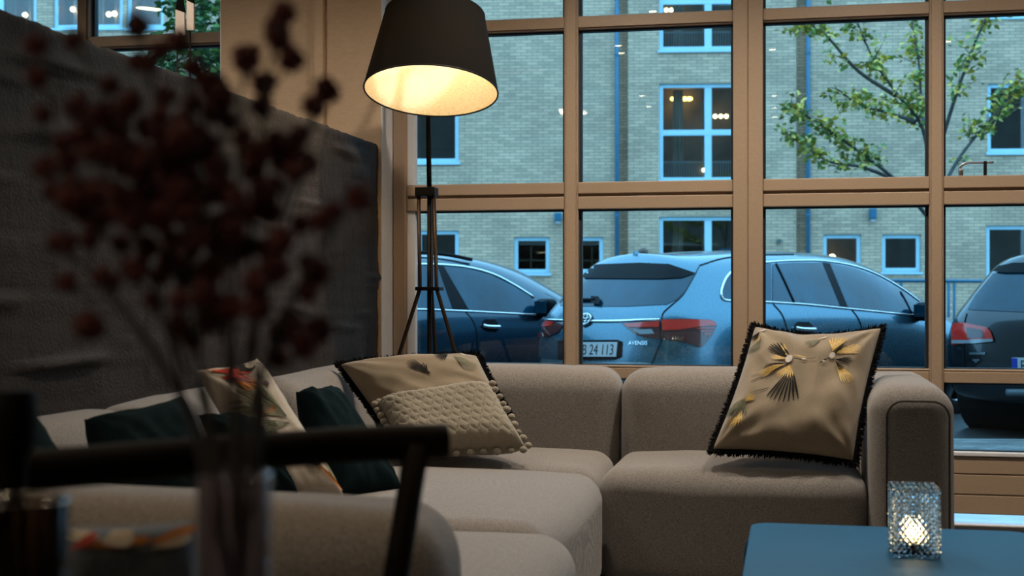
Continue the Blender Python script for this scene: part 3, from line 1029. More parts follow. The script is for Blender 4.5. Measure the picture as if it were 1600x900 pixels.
# wiper, fin, mirror, handle
A.line('rear_wiper', [(896, 471), (914, 470), (932, 470.5)], black_pl, .014, off=.018, n=3)
A.decal('wiper_pivot', [(926, 465), (938, 466), (941, 472), (938, 478), (926, 476)], black_pl, off=.025)
f0 = A.hit(1018, 403, 0.0); f1 = A.hit(1040, 399, 0.0)
mb = MB()
d = Vector((1, 0, 0))
fb = Vector((f0.x + .02, 0, f0.z - .01))
mb.add([fb + Vector((0, -.02, 0)), fb + Vector((.16, -.012, .004)), fb + Vector((.16, .012, .004)), fb + Vector((0, .02, 0)), fb + Vector((.0, -.006, .075)), fb + Vector((.0, .006, .075)), fb + Vector((.03, .004, .07)), fb + Vector((.03, -.004, .07))],
       [(0, 1, 7, 4), (3, 5, 6, 2), (0, 4, 5, 3), (4, 7, 6, 5), (7, 1, 2, 6)])
mb.build('antenna_fin', MATS['silver_blue_paint'], A.root, world=False)
def car_mirror(car, px, py, m, sx=1.0):
    b = car.hit(px - 10, py + 12, 0)
    for sgn in (1, -1):
        c = Vector((b.x + .02, (abs(b.y) + .10) * -sgn, b.z + .06))
        mb = MB()
        soft_box(mb, c - Vector((.07, .10, .075)), c + Vector((.07, .10, .075)), .05, k=3, n=2)
        o = mb.build('wing_mirror', m, car.root, world=False, smooth=True)
        MB().box((c.x - .03, c.y, c.z - .09), (c.x + .04, c.y + sgn * .16, c.z - .05)).build('mirror_arm', black_pl, o, world=False)
        MB().bbox((c.x - .076, c.y - .08, c.z - .055), (c.x - .068, c.y + .08, c.z + .055), .002).build('mirror_glass', cglass, o, world=False)
car_mirror(A, 1440, 484, black_pl)
def door_handle(car, px, py, w=30):
    car.decal('handle_cup', [(px - w / 2, py - 5), (px - w / 3, py - 10), (px + w / 4, py - 10), (px + w / 2, py - 3), (px + w / 2, py + 5), (px + w / 3, py + 10), (px - w / 4, py + 9), (px - w / 2, py + 4)], black_pl, off=.003, step=6)
    car.line('door_handle', [(px - w / 2, py), (px - w / 5, py + 1.5), (px + w / 5, py + 2), (px + w / 2, py + 2)], chrome, .017, off=.022)
door_handle(A, 1256, 513)

# --- dark estate at the left, same parking angle
B = Car('dark_blue_car', 'dark blue car seen from the side behind the floor lamp', (-2.66, 10.95), R(51.5), paint('dark_blue_paint', (.008, .045, .075), .5, .25))
B.decal('side_window', [(560, 412), (640, 414), (683, 416), (706, 482), (640, 481), (560, 480)], cglass, mirror=True)
B.decal('side_window', [(692, 417), (730, 420), (765, 429), (800, 446), (828, 463), (838, 478), (840, 490), (790, 487), (732, 484)], cglass, mirror=True)
B.decal('pillar_cover', [(683, 416), (693, 417), (732, 484), (707, 483)], black_pl, off=.006, mirror=True)
B.line('window_chrome', [(560, 411), (640, 413), (690, 414), (730, 418), (768, 428), (802, 445), (834, 465)], chrome, .012, mirror=True)
B.line('window_chrome', [(560, 482), (650, 483.5), (720, 486), (790, 489.5), (850, 493)], chrome, .009, mirror=True)
B.line('roof_rail', [(560, 396), (640, 399), (690, 402), (735, 410)], black_pl, .018, off=.03, mirror=True)
B.line('shut_line', [(726, 486), (738, 500), (745, 520), (748, 560)], seam_m, .004)
car_mirror(B, 850, 478, black_pl)
door_handle(B, 766, 509, 26)

# --- black hatchback at the right
V = Car('black_hatchback', 'black hatchback with red tail lamp at the right window edge', (3.86, 9.9), R(47), paint('black_paint', (.012, .016, .022), .3, .2), sx=.90, sz=1.0, tail=.25)
V.decal('rear_window', [(1512, 484), (1524, 462), (1552, 428), (1585, 424), (1700, 424), (1710, 486), (1600, 488)], cglass)
V.decal('visor', [(1553, 426), (1562, 418), (1585, 413), (1700, 412), (1700, 427), (1570, 428)], black_pl, off=.02)
tv = V.decal('tail_lamp', [(1489, 510), (1494, 505), (1508, 505), (1543, 512), (1549, 518), (1554, 532), (1525, 536), (1489, 539)], lamp_red, off=.015, step=6)
V.decal('clear_lens', [(1490, 532), (1508, 532), (1552, 530), (1554, 534), (1525, 537), (1490, 537)], clear_l, off=.02, step=6, parent=tv)
V.decal('lamp_core', [(1512, 512), (1536, 516), (1540, 528), (1514, 529)], lamp_dark, off=.02, step=6, parent=tv)
V.line('shut_line', [(1511, 490), (1507, 508), (1506, 540), (1506, 580)], seam_m, .004)
pl_, Mx = plate(V, 1634, 571, .50, .115)
mb = MB().box((-.25, -.055, .0045), (-.205, .055, .006)); mb.v = [Mx @ v for v in mb.v]
mb.build('plate_strip', mat('plate_blue', (.02, .06, .5), .4), pl_, world=False)
put_text(V, pl_, Mx, 'R', .115, -.185, -.04, ink_m, .8)
Mx = V.frame(1516, 554)
mb = MB()
for k in range(10): mb.box((k * .014, 0, .0), (k * .014 + .010, .016, .004))
mb.box((.03, -.05, 0), (.09, -.036, .004)); mb.box((.05, -.062, 0), (.07, -.04, .004))
mb.v = [Mx @ v for v in mb.v]
mb.build('badge', chrome, V.root, world=False)
V.line('bumper_reflector', [(1575, 612), (1620, 612), (1680, 612)], mat('bumper_grey', (.2, .24, .28), .4), .03, off=.01)

# ------------------------------------------------------------------ trees
def leaf_mesh(mb, p, d, L, w, roll):
    d = d.normalized()
    s = d.cross(Vector((0, 0, 1)))
    s = s.normalized() if s.length > 1e-4 else Vector((1, 0, 0))
    u = s.cross(d)
    s2 = s * math.cos(roll) + u * math.sin(roll)
    u2 = d.cross(s2) * -1
    k = len(mb.v)
    mb.v += [p, p + d * L * .45 + s2 * w + u2 * w * .3, p + d * L, p + d * L * .45 - s2 * w + u2 * w * .3]
    mi = random.randrange(3)
    mb.f += [(k, k + 1, k + 2), (k, k + 2, k + 3)]; mb.mi += [mi, mi]

def leaf_mat(name, c):
    m = mat(name, c, .5, var=.25, vs=2.5)
    return m
LEAF = [leaf_mat('leaf_green', (.46, .44, .08)), leaf_mat('leaf_deep', (.22, .33, .08)), leaf_mat('leaf_olive', (.80, .60, .10))]
LEAFD = [leaf_mat('leafd_green', (.08, .24, .05)), leaf_mat('leafd_deep', (.04, .15, .045)), leaf_mat('leafd_olive', (.16, .30, .06))]
bark = mat('bark', (.10, .095, .085), .9, var=.3, vs=14, bump=.4, bs=40)
def tree(name, label, trunk, limbs, nl, L, leafs, twig=(.25, .6), start=.3, r0=.06, down=.0):
    base = trunk[0]
    root = thing(name, base, label, 'tree')
    tp = smooth_path(trunk, 5)
    tm = MB().tube(tp, [r0 * (1 - .35 * i / (len(tp) - 1)) for i in range(len(tp))], 10)
    tm.build('trunk', bark, root, smooth=True)
    lm_ = MB()
    for lb in limbs:
        bp = smooth_path(lb, 6)
        br = MB().tube(bp, [r0 * .42 * (1 - .85 * i / (len(bp) - 1)) + .004 for i in range(len(bp))], 7)
        br.build('branch', bark, root, smooth=True)
        tw = MB()
        n = len(bp)
        nt_ = int(nl * sum((bp[i + 1] - bp[i]).length for i in range(n - 1)))
        for q in range(nt_):
            t = start + (1 - start) * random.random()
            i = min(n - 2, int(t * (n - 1)))
            p = bp[i].lerp(bp[i + 1], random.random())
            ax = (bp[i + 1] - bp[i]).normalized()
            d = Vector((random.uniform(-1, 1), random.uniform(-1, 1), random.uniform(-.35, .45) - down)) + ax * .7
            d.normalize()
            ln = random.uniform(*twig) * (1.1 - .5 * t)
            e = p + d * ln + Vector((0, 0, -.05 * ln))
            tw.tube([p, p.lerp(e, .5) + Vector((0, 0, .02)), e], [.006, .004, .002], 4, cap=False)
            nlv = random.randint(7, 12)
            for k in range(nlv):
                f = .25 + .8 * random.random()
                c = p.lerp(e, f) + Vector((random.uniform(-1, 1), random.uniform(-1, 1), random.uniform(-.6, .6))) * L * .9
                dd = Vector((random.uniform(-1, 1), random.uniform(-1, 1), random.uniform(-.7, .25)))
                leaf_mesh(lm_, c, dd, L * random.uniform(.7, 1.25), L * random.uniform(.25, .38), random.uniform(-1.2, 1.2))
        tw.build('twigs', bark, root)
    o = lm_.build('foliage', leafs, root)
    o['kind'] = 'stuff'
    return root
D = 16.0
def T(px, py, dz=0.0): return at(px, py, D + dz)
g = T(1464, 640); g.z = ST
tree('street_tree', 'slender green street tree in front of the brick facade at right',
     [g, T(1463, 480), T(1460, 380), T(1458, 320)],
     [[T(1458, 330), T(1443, 205, -.1), T(1404, 150, -.2), T(1366, 95, -.3), T(1338, 30, -.3)],
      [T(1459, 350), T(1400, 282, -.3), T(1335, 232, -.5), T(1275, 190, -.6), T(1232, 165, -.6)],
      [T(1460, 320), T(1500, 245, .3), T(1560, 172, .5), T(1625, 100, .6)],
      [T(1456, 250), T(1440, 170, .4), T(1436, 100, .6), T(1422, 20, .8)],
      [T(1420, 290, -.3), T(1350, 262, -.1), T(1290, 250, .2), T(1225, 205, .3)],
      [T(1465, 240, .2), T(1500, 130, .0), T(1535, 40, -.1), T(1560, 0, -.1)],
      [T(1400, 150, -.2), T(1340, 110, -.4), T(1290, 55, -.5), T(1258, 42, -.5)],
      [T(1430, 190, -.1), T(1385, 175, -.5), T(1345, 165, -.7), T(1310, 140, -.8)]],
     15.0, .095, LEAF, (.18, .46), .25, .055)
D = 13.0
g = T(338, 600); g.z = ST
tree('leafy_tree', 'dense green tree outside the left window',
     [g, T(338, 400), T(336, 200), T(334, 120)],
     [[T(336, 180), T(318, 110), T(300, 60), T(275, 0)], [T(335, 150), T(342, 90), T(346, 30), T(350, -40)],
      [T(336, 210), T(300, 150, -.3), T(272, 110, -.4), T(252, 70, -.4)], [T(334, 140), T(322, 70, .3), T(316, 10, .3), T(300, -50, .3)],
      [T(336, 230), T(350, 160, .2), T(370, 110, .3), T(390, 60, .3)]],
     24.0, .10, LEAFD, (.15, .4), .1, .06)
# ================================================================== SOFA
sofa_f = fabric('sofa_wool', (.155, .135, .120), (.335, .304, .280), weave=1500, sheen=.35, bump=.35)
seam_f = mat('sofa_seam', (.05, .04, .033), .9)
XB, XI = XWALL + .03, -1.53          # left run: back rest against the low wall
XS, XA0, XA1 = -.612, .238, .485      # seat joint, inner and outer side of the right arm
YB0, YB1, YS = 4.82, 5.08, 4.28
sofa = thing('sectional_sofa', (-.8, 3.6, 0), 'grey beige fabric corner sofa below the window', 'sofa')
def part(nm, a, b, r, puff=(0,)*6, wr=.004, seed=0, k=5, n=8):
    mb = soft_box(MB(), a, b, r, puff, wr, k, n, seed)
    return mb.build(nm, sofa_f, sofa, smooth=True)
ZS = .425; ZB = .715; ZF = .05
# window run
part('backrest', (XI - .02, YB0, ZF), (XS - .002, YB1, ZB), .085, (0, 0, .018, 0, 0, .012), .004, 1)
part('backrest', (XS + .002, YB0, ZF), (XA0 + .02, YB1, ZB - .002), .085, (0, 0, .018, 0, 0, .012), .004, 2)
s1 = part('seat', (XI + .002, YS - .015, ZF), (XS - .003, YB0 + .02, ZS), .075, (0, 0, .02, 0, 0, .028), .004, 3)
s2 = part('seat', (XS + .003, YS, ZF), (XA0 - .002, YB0 + .02, ZS + .002), .075, (0, 0, .018, 0, 0, .028), .004, 4)
arm = part('armrest', (XA0, YS - .055, ZF), (XA1, YB1, ZB - .005), .085, (.008, .006, .0, 0, 0, .010), .003, 5)
# left run along the low wall
part('backrest', (XB, 4.02, ZF), (XI, YB1 + .3, ZB), .085, (0, .016, 0, 0, 0, .012), .004, 6)
part('backrest', (XB, 3.04, ZF), (XI, 4.015, ZB - .002), .085, (0, .016, 0, 0, 0, .012), .004, 7)
part('backrest', (XB, 1.72, ZF), (XI, 3.035, ZB - .002), .085, (0, .016, 0, 0, 0, .012), .004, 8)
part('seat', (XI + .002, 3.22, ZF), (-.585, YS - .02, ZS), .085, (0, .012, 0, 0, 0, .03), .004, 9)
part('seat', (XI + .002, 1.98, ZF), (-.50, 3.215, ZS - .004), .085, (0, .012, 0, 0, 0, .022), .004, 10)
arm2 = part('armrest', (XI - .10, 1.74, ZF), (-.475, 1.985, ZB - .02), .085, (0, .008, .008, 0, 0, .010), .004, 11)
# seams
def seam(par, pts, r=.0035): MB().tube(pts, r, 6).build('seam', seam_f, par, smooth=True)
ys = YS - .056
def cap_outline(x0, x1, z0, z1, r, y):
    pts = [(x0, y, z0)]
    for k in range(9):
        a = math.pi - k * math.pi / 16
        pts.append((x0 + r + r * math.cos(a), y, z1 - r + r * math.sin(a)))
    for k in range(9):
        a = math.pi / 2 - k * math.pi / 16
        pts.append((x1 - r + r * math.cos(a), y, z1 - r + r * math.sin(a)))
    pts.append((x1, y, z0))
    return pts
seam(arm, cap_outline(XA0 + .045, XA1 - .02, ZF + .05, ZB - .048, .05, ys))
# feet
for (x, y) in ((XA1 - .06, YS + .02), (XA1 - .06, YB1 - .08), (XS, YB1 - .08), (XS - .1, 2.0), (XB + .1, 1.9), (XB + .1, YB1 - .1), (XS, YS + .08), (-.65, 3.3)):
    MB().tube([(x, y, 0), (x, y, ZF + .02)], .02, 10).build('foot', dk, sofa, smooth=True)

# ================================================================== CUSHIONS
def inv_bilinear(c, p):
    """u, v of pixel p in the pixel quad c (bl, br, tr, tl)"""
    u = v = .5
    for _ in range(30):
        x = [(1-u)*(1-v)*c[0][i] + u*(1-v)*c[1][i] + u*v*c[2][i] + (1-u)*v*c[3][i] - p[i] for i in (0, 1)]
        du = [(1-v)*(c[1][i]-c[0][i]) + v*(c[2][i]-c[3][i]) for i in (0, 1)]
        dv = [(1-u)*(c[3][i]-c[0][i]) + u*(c[2][i]-c[1][i]) for i in (0, 1)]
        det = du[0]*dv[1] - du[1]*dv[0]
        if abs(det) < 1e-9: break
        u -= (x[0]*dv[1] - x[1]*dv[0]) / det
        v -= (du[0]*x[1] - du[1]*x[0]) / det
    return u, v
class Pillow:
    def __init__(s, name, label, corners, T, m, n=34, pinch=.07, wr=.006, seed=0, px=None, relief=None, drape=None, group=None, top=.0, ex=4, smooth=True):
        s.c = [Vector(p) for p in corners]; s.T = T; s.pinch = pinch; s.wr = wr; s.seed = seed; s.px = px
        s.relief = relief; s.drape = drape; s.top = top; s.ex = ex
        s.nrm = ((s.c[1] - s.c[0]) + (s.c[2] - s.c[3])).cross((s.c[3] - s.c[0]) + (s.c[2] - s.c[1])).normalized()
        if s.nrm.dot(CAM - s.c[0]) < 0: s.nrm = -s.nrm
        s.w = ((s.c[1] - s.c[0]).length + (s.c[2] - s.c[3]).length) / 2
        s.h = ((s.c[3] - s.c[0]).length + (s.c[2] - s.c[1]).length) / 2
        base = sum(s.c, Vector()) / 4
        base.z = min(p.z for p in s.c)
        s.root = thing(name, base, label, 'cushion', group)
        mb = MB()
        vs, fs = [], []
        idx = {}
        for side in (1, -1):
            for j in range(n + 1):
                for i in range(n + 1):
                    e = i in (0, n) or j in (0, n)
                    if side < 0 and e: idx[(side, i, j)] = idx[(1, i, j)]; continue
                    idx[(side, i, j)] = len(vs)
                    vs.append(s.S(i / n, j / n, side))
            for j in range(n):
                for i in range(n):
                    q = [idx[(side, i, j)], idx[(side, i + 1, j)], idx[(side, i + 1, j + 1)], idx[(side, i, j + 1)]]
                    fs.append(tuple(q) if side > 0 else tuple(reversed(q)))
        mb.add(vs, fs)
        s.cover = mb.build('cover', m, s.root, smooth=smooth)
    def S(s, u, v, side=1, off=0.0):
        a, b = 2 * u - 1, 2 * v - 1
        uu = .5 + (u - .5) * (1 - s.pinch * (1 - b * b))
        vv = .5 + (v - .5) * (1 - s.pinch * (1 - a * a) - (s.top * (1 - a * a) if v > .5 else 0))
        c = s.c
        p = c[0]*(1-uu)*(1-vv) + c[1]*uu*(1-vv) + c[2]*uu*vv + c[3]*(1-uu)*vv
        e = max(0, (1 - abs(a) ** s.ex)) * max(0, (1 - abs(b) ** s.ex))
        t = s.T / 2 * e ** .55
        q = Vector((u * 3.1 + s.seed, v * 3.1, side * 3.0))
        w = noise.noise(q) * 1.3 + noise.noise(q * 2.3) * .6
        w += (1 - abs(noise.noise(Vector((u * 5 + v * 3 + s.seed, v * 2.2 - u, side * 2.0)))) * 3) * .45
        # folds running in from the corners
        for (ca, cb) in ((-1, -1), (1, -1), (1, 1), (-1, 1)):
            dx, dy = a - ca, b - cb
            rr = math.hypot(dx, dy)
            if rr < 1.2:
                w += math.sin(math.atan2(dy, dx) * 11 + s.seed + ca * 2) * .8 * max(0, 1 - rr / 1.2) * min(1, rr * 3)
        t += s.wr * w * min(1, e * 3)
        if s.relief and side > 0: t += s.relief(u, v) * min(1, e * 4)
        p = p + s.nrm * side * (t + off)
        if s.drape: p = s.drape(p, u, v)
        return p
    def uv(s, px, py): return inv_bilinear(s.px, (px, py))
    def edge(s, n=160):
        out = []
        for k in range(n):
            t = 4 * k / n
            q = int(t); f = t - q
            out.append(((f, 0), (1, f), (1 - f, 1), (0, 1 - f))[q])
        return out
    def fringe(s, m, L=.022, n=420, name='fringe'):
        mb = MB()
        cen = sum(s.c, Vector()) / 4
        for (u, v) in s.edge(n):
            p = s.S(u, v)
            d = (p - cen)
            d = (d - s.nrm * d.dot(s.nrm))
            ed = Vector((max(-1, min(1, (u - .5) * 2.0)) ** 9, max(-1, min(1, (v - .5) * 2)) ** 9, 0))
            X = (s.c[1] - s.c[0]).normalized(); Y = (s.c[3] - s.c[0]).normalized()
            o = (X * ed.x + Y * ed.y)
            o = o.normalized() if o.length > 1e-4 else d.normalized()
            for k in range(3):
                dd = (o + s.nrm * random.uniform(-.5, .6) + (X + Y) * random.uniform(-.35, .35)).normalized() * L * random.uniform(.7, 1.2)
                sd = dd.cross(s.nrm).normalized() * .0028
                q = p + s.nrm * random.uniform(-.006, .006)
                mb.add([q - sd, q + sd, q + dd + sd * .4, q + dd - sd * .4], [(0, 1, 2, 3)])
        P = [s.S(u, v) for (u, v) in s.edge(120)]
        mb.tube(P + P[:1], .0065, 6, cap=False)
        o = mb.build(name, m, s.root)
        o['kind'] = 'stuff'
        return o
    def feather(s, mb, u, v, ang, L, w, mi, off=.0035, bend=0.0, tip=.9):
        """leaf-shaped stitch field lying on the cover"""
        n = 6
        vs, fs = [], []
        ca, sa = math.cos(ang), math.sin(ang)
        for k in range(n + 1):
            t = k / n
            ww = w * (math.sin(math.pi * min(1, t * .86 + .07)) ** .7) * (.35 + .65 * t if tip else 1)
            x, y = t * L, bend * t * t * L
            for sg in (-1, 1):
                lx, ly = x, y + sg * ww / 2
                gx, gy = ca * lx - sa * ly, sa * lx + ca * ly
                uu = max(.01, min(.99, u + gx / s.w)); vv = max(.01, min(.99, v + gy / s.h))
                vs.append(s.S(uu, vv, 1, off))
            if k: fs.append((2*k-2, 2*k-1, 2*k+1, 2*k))
        mb.m = mi
        mb.add(vs, fs)
    def fan(s, mb, u, v, a0, a1, n, L, w, mi, Lvar=.15, r0=.0, off=.0035):
        for k in range(n):
            t = k / max(1, n - 1)
            a = R(a0 + (a1 - a0) * t)
            w = min(w, max(.004, .74 * L * abs(R(a1 - a0)) / max(1, n - 1)))
            l = 1.15 * L * (1 - Lvar + Lvar * math.sin(math.pi * (t * .8 + .1)))
            s.feather(mb, u + r0 * math.cos(a) / s.w, v + r0 * math.sin(a) / s.h, a, l, w, mi, off + .0004 * (k % 2))
    def dot(s, mb, u, v, rx, ry, mi, off=.004, ang=0.0):
        vs = [s.S(u, v, 1, off)]
        for k in range(12):
            t = k * math.pi / 6
            x, y = rx * math.cos(t), ry * math.sin(t)
            gx, gy = math.cos(ang) * x - math.sin(ang) * y, math.sin(ang) * x + math.cos(ang) * y
            vs.append(s.S(min(.99, max(.01, u + gx / s.w)), min(.99, max(.01, v + gy / s.h)), 1, off))
        mb.m = mi
        mb.add(vs, [(0, k + 1, (k + 1) % 12 + 1) for k in range(12)])

gold = mat('gold_thread', (.58, .36, .06), .5, var=.25, vs=160, sheen=.3)
char = mat('charcoal_thread', (.014, .014, .013), .8, spec=.1, var=.3, vs=160)
ivory = mat('ivory_thread', (.62, .57, .50), .7, var=.1, vs=160)
olive = mat('olive_thread', (.13, .125, .07), .7, var=.3, vs=160)
THR = [gold, char, ivory, olive]
crane_f = fabric('crane_velvet', (.235, .18, .115), (.29, .225, .15), weave=2600, sheen=.5, bump=.12, rough=.75)
black_fr = mat('black_fringe', (.003, .003, .0035), .95, spec=.1)

def quadpx(px, ds): return [at(p[0], p[1], d) for p, d in zip(px, ds)]
# --- crane cushion against the right arm
PX = [(1112, 704), (1334, 722), (1378, 512), (1179, 510)]
P1 = Pillow('crane_cushion', 'beige velvet cushion with embroidered cranes and black fringe by the right arm',
            quadpx(PX, (4.30, 4.22, 4.52, 4.60)), .17, crane_f, n=72, pinch=.05, wr=.0085, seed=2.0, px=PX, top=.13)
mb = MB()
u, v = P1.uv(1231, 583)
P1.fan(mb, u, v, 118, 152, 6, .088, .013, 1); P1.fan(mb, u, v, 112, 120, 2, .075, .010, 0)
P1.fan(mb, u, v, 165, 188, 4, .055, .014, 0)
P1.fan(mb, *P1.uv(1229, 590), 195, 222, 6, .075, .015, 1); P1.fan(mb, *P1.uv(1226, 592), 205, 226, 6, .085, .006, 0, off=.005)
P1.fan(mb, *P1.uv(1232, 594), 232, 292, 8, .058, .012, 0); P1.fan(mb, *P1.uv(1236, 600), 246, 290, 8, .105, .012, 1, r0=.03)
P1.dot(mb, *P1.uv(1231, 584), .012, .018, 2, .006); P1.feather(mb, *P1.uv(1232, 577), R(125), .04, .009, 1, .007)
P1.feather(mb, *P1.uv(1234, 578), R(6), .055, .008, 0, .006, -.15); P1.feather(mb, *P1.uv(1254, 582), R(4), .042, .003, 1, .006)
P1.dot(mb, *P1.uv(1255, 583), .008, .004, 2, .007)
mb.build('embroidered_crane', THR, P1.root); mb = MB()
u, v = P1.uv(1301, 577)
P1.fan(mb, *P1.uv(1302, 570), 62, 108, 7, .075, .012, 0); P1.fan(mb, *P1.uv(1304, 574), 8, 45, 7, .07, .010, 0, r0=.01)
P1.fan(mb, *P1.uv(1304, 573), 30, 62, 5, .05, .010, 1, off=.003); P1.fan(mb, *P1.uv(1306, 583), 340, 372, 5, .05, .012, 1)
P1.fan(mb, *P1.uv(1307, 591), 292, 322, 7, .085, .011, 0); P1.fan(mb, *P1.uv(1306, 588), 300, 325, 4, .04, .010, 1, off=.006)
P1.dot(mb, u, v, .010, .014, 2, .006); P1.feather(mb, *P1.uv(1299, 580), R(215), .045, .008, 1, .006, .2); P1.dot(mb, *P1.uv(1287, 588), .006, .003, 2, .007)
mb.build('embroidered_crane', THR, P1.root); mb = MB()
P1.fan(mb, *P1.uv(1186, 530), 200, 260, 6, .035, .013, 1); P1.fan(mb, *P1.uv(1187, 537), 238, 268, 4, .03, .012, 0)
P1.fan(mb, *P1.uv(1187, 545), 228, 275, 7, .058, .012, 3); P1.feather(mb, *P1.uv(1184, 527), R(30), .03, .010, 2)
mb.build('embroidered_crane', THR, P1.root); mb = MB()
P1.fan(mb, *P1.uv(1284, 541), 195, 250, 7, .05, .012, 3); P1.feather(mb, *P1.uv(1280, 538), R(20), .03, .008, 2)
mb.build('embroidered_crane', THR, P1.root); mb = MB()
P1.fan(mb, *P1.uv(1160, 652), 20, 75, 5, .03, .008, 0); P1.fan(mb, *P1.uv(1160, 648), 200, 285, 8, .06, .012, 3)
P1.fan(mb, *P1.uv(1155, 665), 235, 285, 6, .05, .012, 0); P1.feather(mb, *P1.uv(1168, 640), R(25), .06, .004, 1)
P1.feather(mb, *P1.uv(1196, 610), R(205), .06, .004, 1, bend=.2); P1.feather(mb, *P1.uv(1192, 604), R(210), .05, .003, 1)
mb.build('embroidered_crane', THR, P1.root)
P1.fringe(black_fr, .020, 700)

# --- crane cushion slumped over the corner
PX = [(600, 668), (795, 650), (745, 556), (530, 570)]
P2 = Pillow('crane_cushion', 'beige velvet crane cushion slumped over the sofa corner behind the quilted one',
            quadpx(PX, (4.62, 4.66, 4.80, 4.74)), .17, crane_f, n=48, pinch=.02, wr=.006, seed=6.0, px=PX, top=-.06)
mb = MB()
P2.fan(mb, *P2.uv(674, 605), 112, 150, 7, .072, .007, 1); P2.fan(mb, *P2.uv(668, 604), 70, 92, 3, .04, .008, 1)
mb.build('embroidered_crane', THR, P2.root); mb = MB()
P2.fan(mb, *P2.uv(700, 568), 190, 235, 7, .05, .010, 1); P2.fan(mb, *P2.uv(698, 562), 120, 165, 4, .04, .010, 0)
P2.fan(mb, *P2.uv(708, 572), 280, 325, 8, .075, .011, 3); P2.feather(mb, *P2.uv(712, 560), R(330), .05, .012, 2)
mb.build('embroidered_crane', THR, P2.root); mb = MB()
P2.fan(mb, *P2.uv(606, 640), 240, 290, 4, .04, .012, 0)
mb.build('embroidered_crane', THR, P2.root)
P2.fringe(black_fr, .020, 600)

# --- quilted cushion with pompoms
def scales(u, v):
    r = v * 9.0
    row = math.floor(r); f = r - row
    c = u * 11 + (row % 2) * .5
    g = abs(c - math.floor(c) - .5) * 2
    edge = f - (1 - math.sqrt(max(0, 1 - g * g))) * .8
    if edge < 0:
        row -= 1
        f = r - row
        c = u * 11 + (row % 2) * .5
        g = abs(c - math.floor(c) - .5) * 2
        edge = f - (1 - math.sqrt(max(0, 1 - g * g))) * .8
    return .0085 * min(1, max(0, edge) * 1.8) ** .6 * (1 - .25 * g)
quilt_f = fabric('quilt_cotton', (.235, .20, .145), (.29, .25, .19), weave=2400, sheen=.4, bump=.12)
PX = [(633, 708), (822, 700), (764, 602), (589, 630)]
P3 = Pillow('quilted_cushion', 'beige quilted cushion with scallop stitching and pompom edge',
            quadpx(PX, (4.36, 4.38, 4.58, 4.56)), .13, quilt_f, n=110, pinch=.02, wr=.002, seed=9.0, px=PX, relief=scales, ex=6)
pm = None
for (u, v) in P3.edge(38):
    p = P3.S(u, v)
    cen = sum(P3.c, Vector()) / 4
    d = (p - cen).normalized() * .014
    if pm is None:
        pm = MB().ball((0, 0, 0), .0125, 2).build('pompom', quilt_f, None, smooth=True)
        o = pm
    else:
        o = pm.copy(); COL.objects.link(o)
    o.parent = P3.root
    o.location = p + d + Vector((random.uniform(-.003, .003), 0, random.uniform(-.003, .003))) - wloc(P3.root)
    s_ = random.uniform(.85, 1.15); o.scale = (s_, s_, s_ * .9)

# --- dark green velvet cushions along the low wall
green_f = fabric('dark_velvet', (.003, .010, .012), (.006, .015, .017), weave=2600, sheen=.0, bump=.1)
green_f.node_tree.nodes['Principled BSDF'].inputs['Specular IOR Level'].default_value = .05
PX = [(520, 790), (632, 776), (515, 604), (462, 612)]
Pillow('dark_cushion', 'dark green velvet cushion between the floral and the quilted cushions', quadpx(PX, (3.62, 3.75, 4.02, 3.90)), .15, green_f, seed=1.0, px=PX, pinch=.03, top=.05)
PX = [(160, 800), (345, 800), (284, 618), (131, 655)]
Pillow('dark_cushion', 'wide dark green velvet cushion leaning left of the floral cushion', quadpx(PX, (2.78, 2.95, 3.12, 2.92)), .14, green_f, seed=4.0, px=PX, pinch=.03, top=.10)
PX = [(-60, 800), (150, 800), (40, 640), (-110, 640)]
Pillow('dark_cushion', 'dark velvet cushion at the far left end of the sofa', quadpx(PX, (2.40, 2.48, 2.66, 2.56)), .14, green_f, seed=5.0, px=PX, pinch=.03)
PX = [(385, 790), (470, 780), (400, 655), (310, 648)]  # dark pillow shape below the floral cushion
Pillow('dark_cushion', 'dark pillow shape tucked under the floral cushion', quadpx(PX, (3.30, 3.34, 3.50, 3.44)), .12, green_f, seed=8.0, px=PX, pinch=.03)

# --- floral cushion
red = mat('print_red', (.50, .035, .015), .7, var=.3, vs=40); orange = mat('print_orange', (.62, .20, .02), .7, var=.2, vs=40)
plum = mat('print_plum', (.10, .03, .07), .7, var=.3, vs=40); sage = mat('print_sage', (.26, .26, .14), .7, var=.25, vs=40)
blk = mat('print_black', (.012, .012, .014), .7); cream = mat('print_cream', (.66, .55, .40), .7)
FL = [red, orange, plum, sage, blk, cream]
floral_f = fabric('floral_linen', (.42, .36, .29), (.50, .44, .37), weave=2200, sheen=.2, bump=.1)
PX = [(425, 782), (540, 778), (402, 560), (306, 578)]
P5 = Pillow('floral_cushion', 'white cushion with red, plum and green floral print', quadpx(PX, (3.36, 3.42, 3.66, 3.58)), .13, floral_f, n=44, seed=3.0, px=PX, pinch=.03, wr=.005, top=.06)
mb = MB()
P5.fan(mb, *P5.uv(325, 590), 320, 350, 3, .085, .022, 0); P5.fan(mb, *P5.uv(340, 606), 310, 345, 4, .075, .020, 0, off=.004)
P5.fan(mb, *P5.uv(362, 615), 285, 340, 4, .05, .016, 1, off=.005); P5.fan(mb, *P5.uv(316, 585), 330, 345, 2, .03, .014, 1)
P5.feather(mb, *P5.uv(350, 612), R(330), .06, .014, 2, .006); P5.feather(mb, *P5.uv(372, 608), R(300), .05, .02, 2, .005)
P5.fan(mb, *P5.uv(395, 580), 310, 350, 4, .09, .018, 2); P5.fan(mb, *P5.uv(400, 582), 320, 345, 2, .075, .011, 5, off=.006)
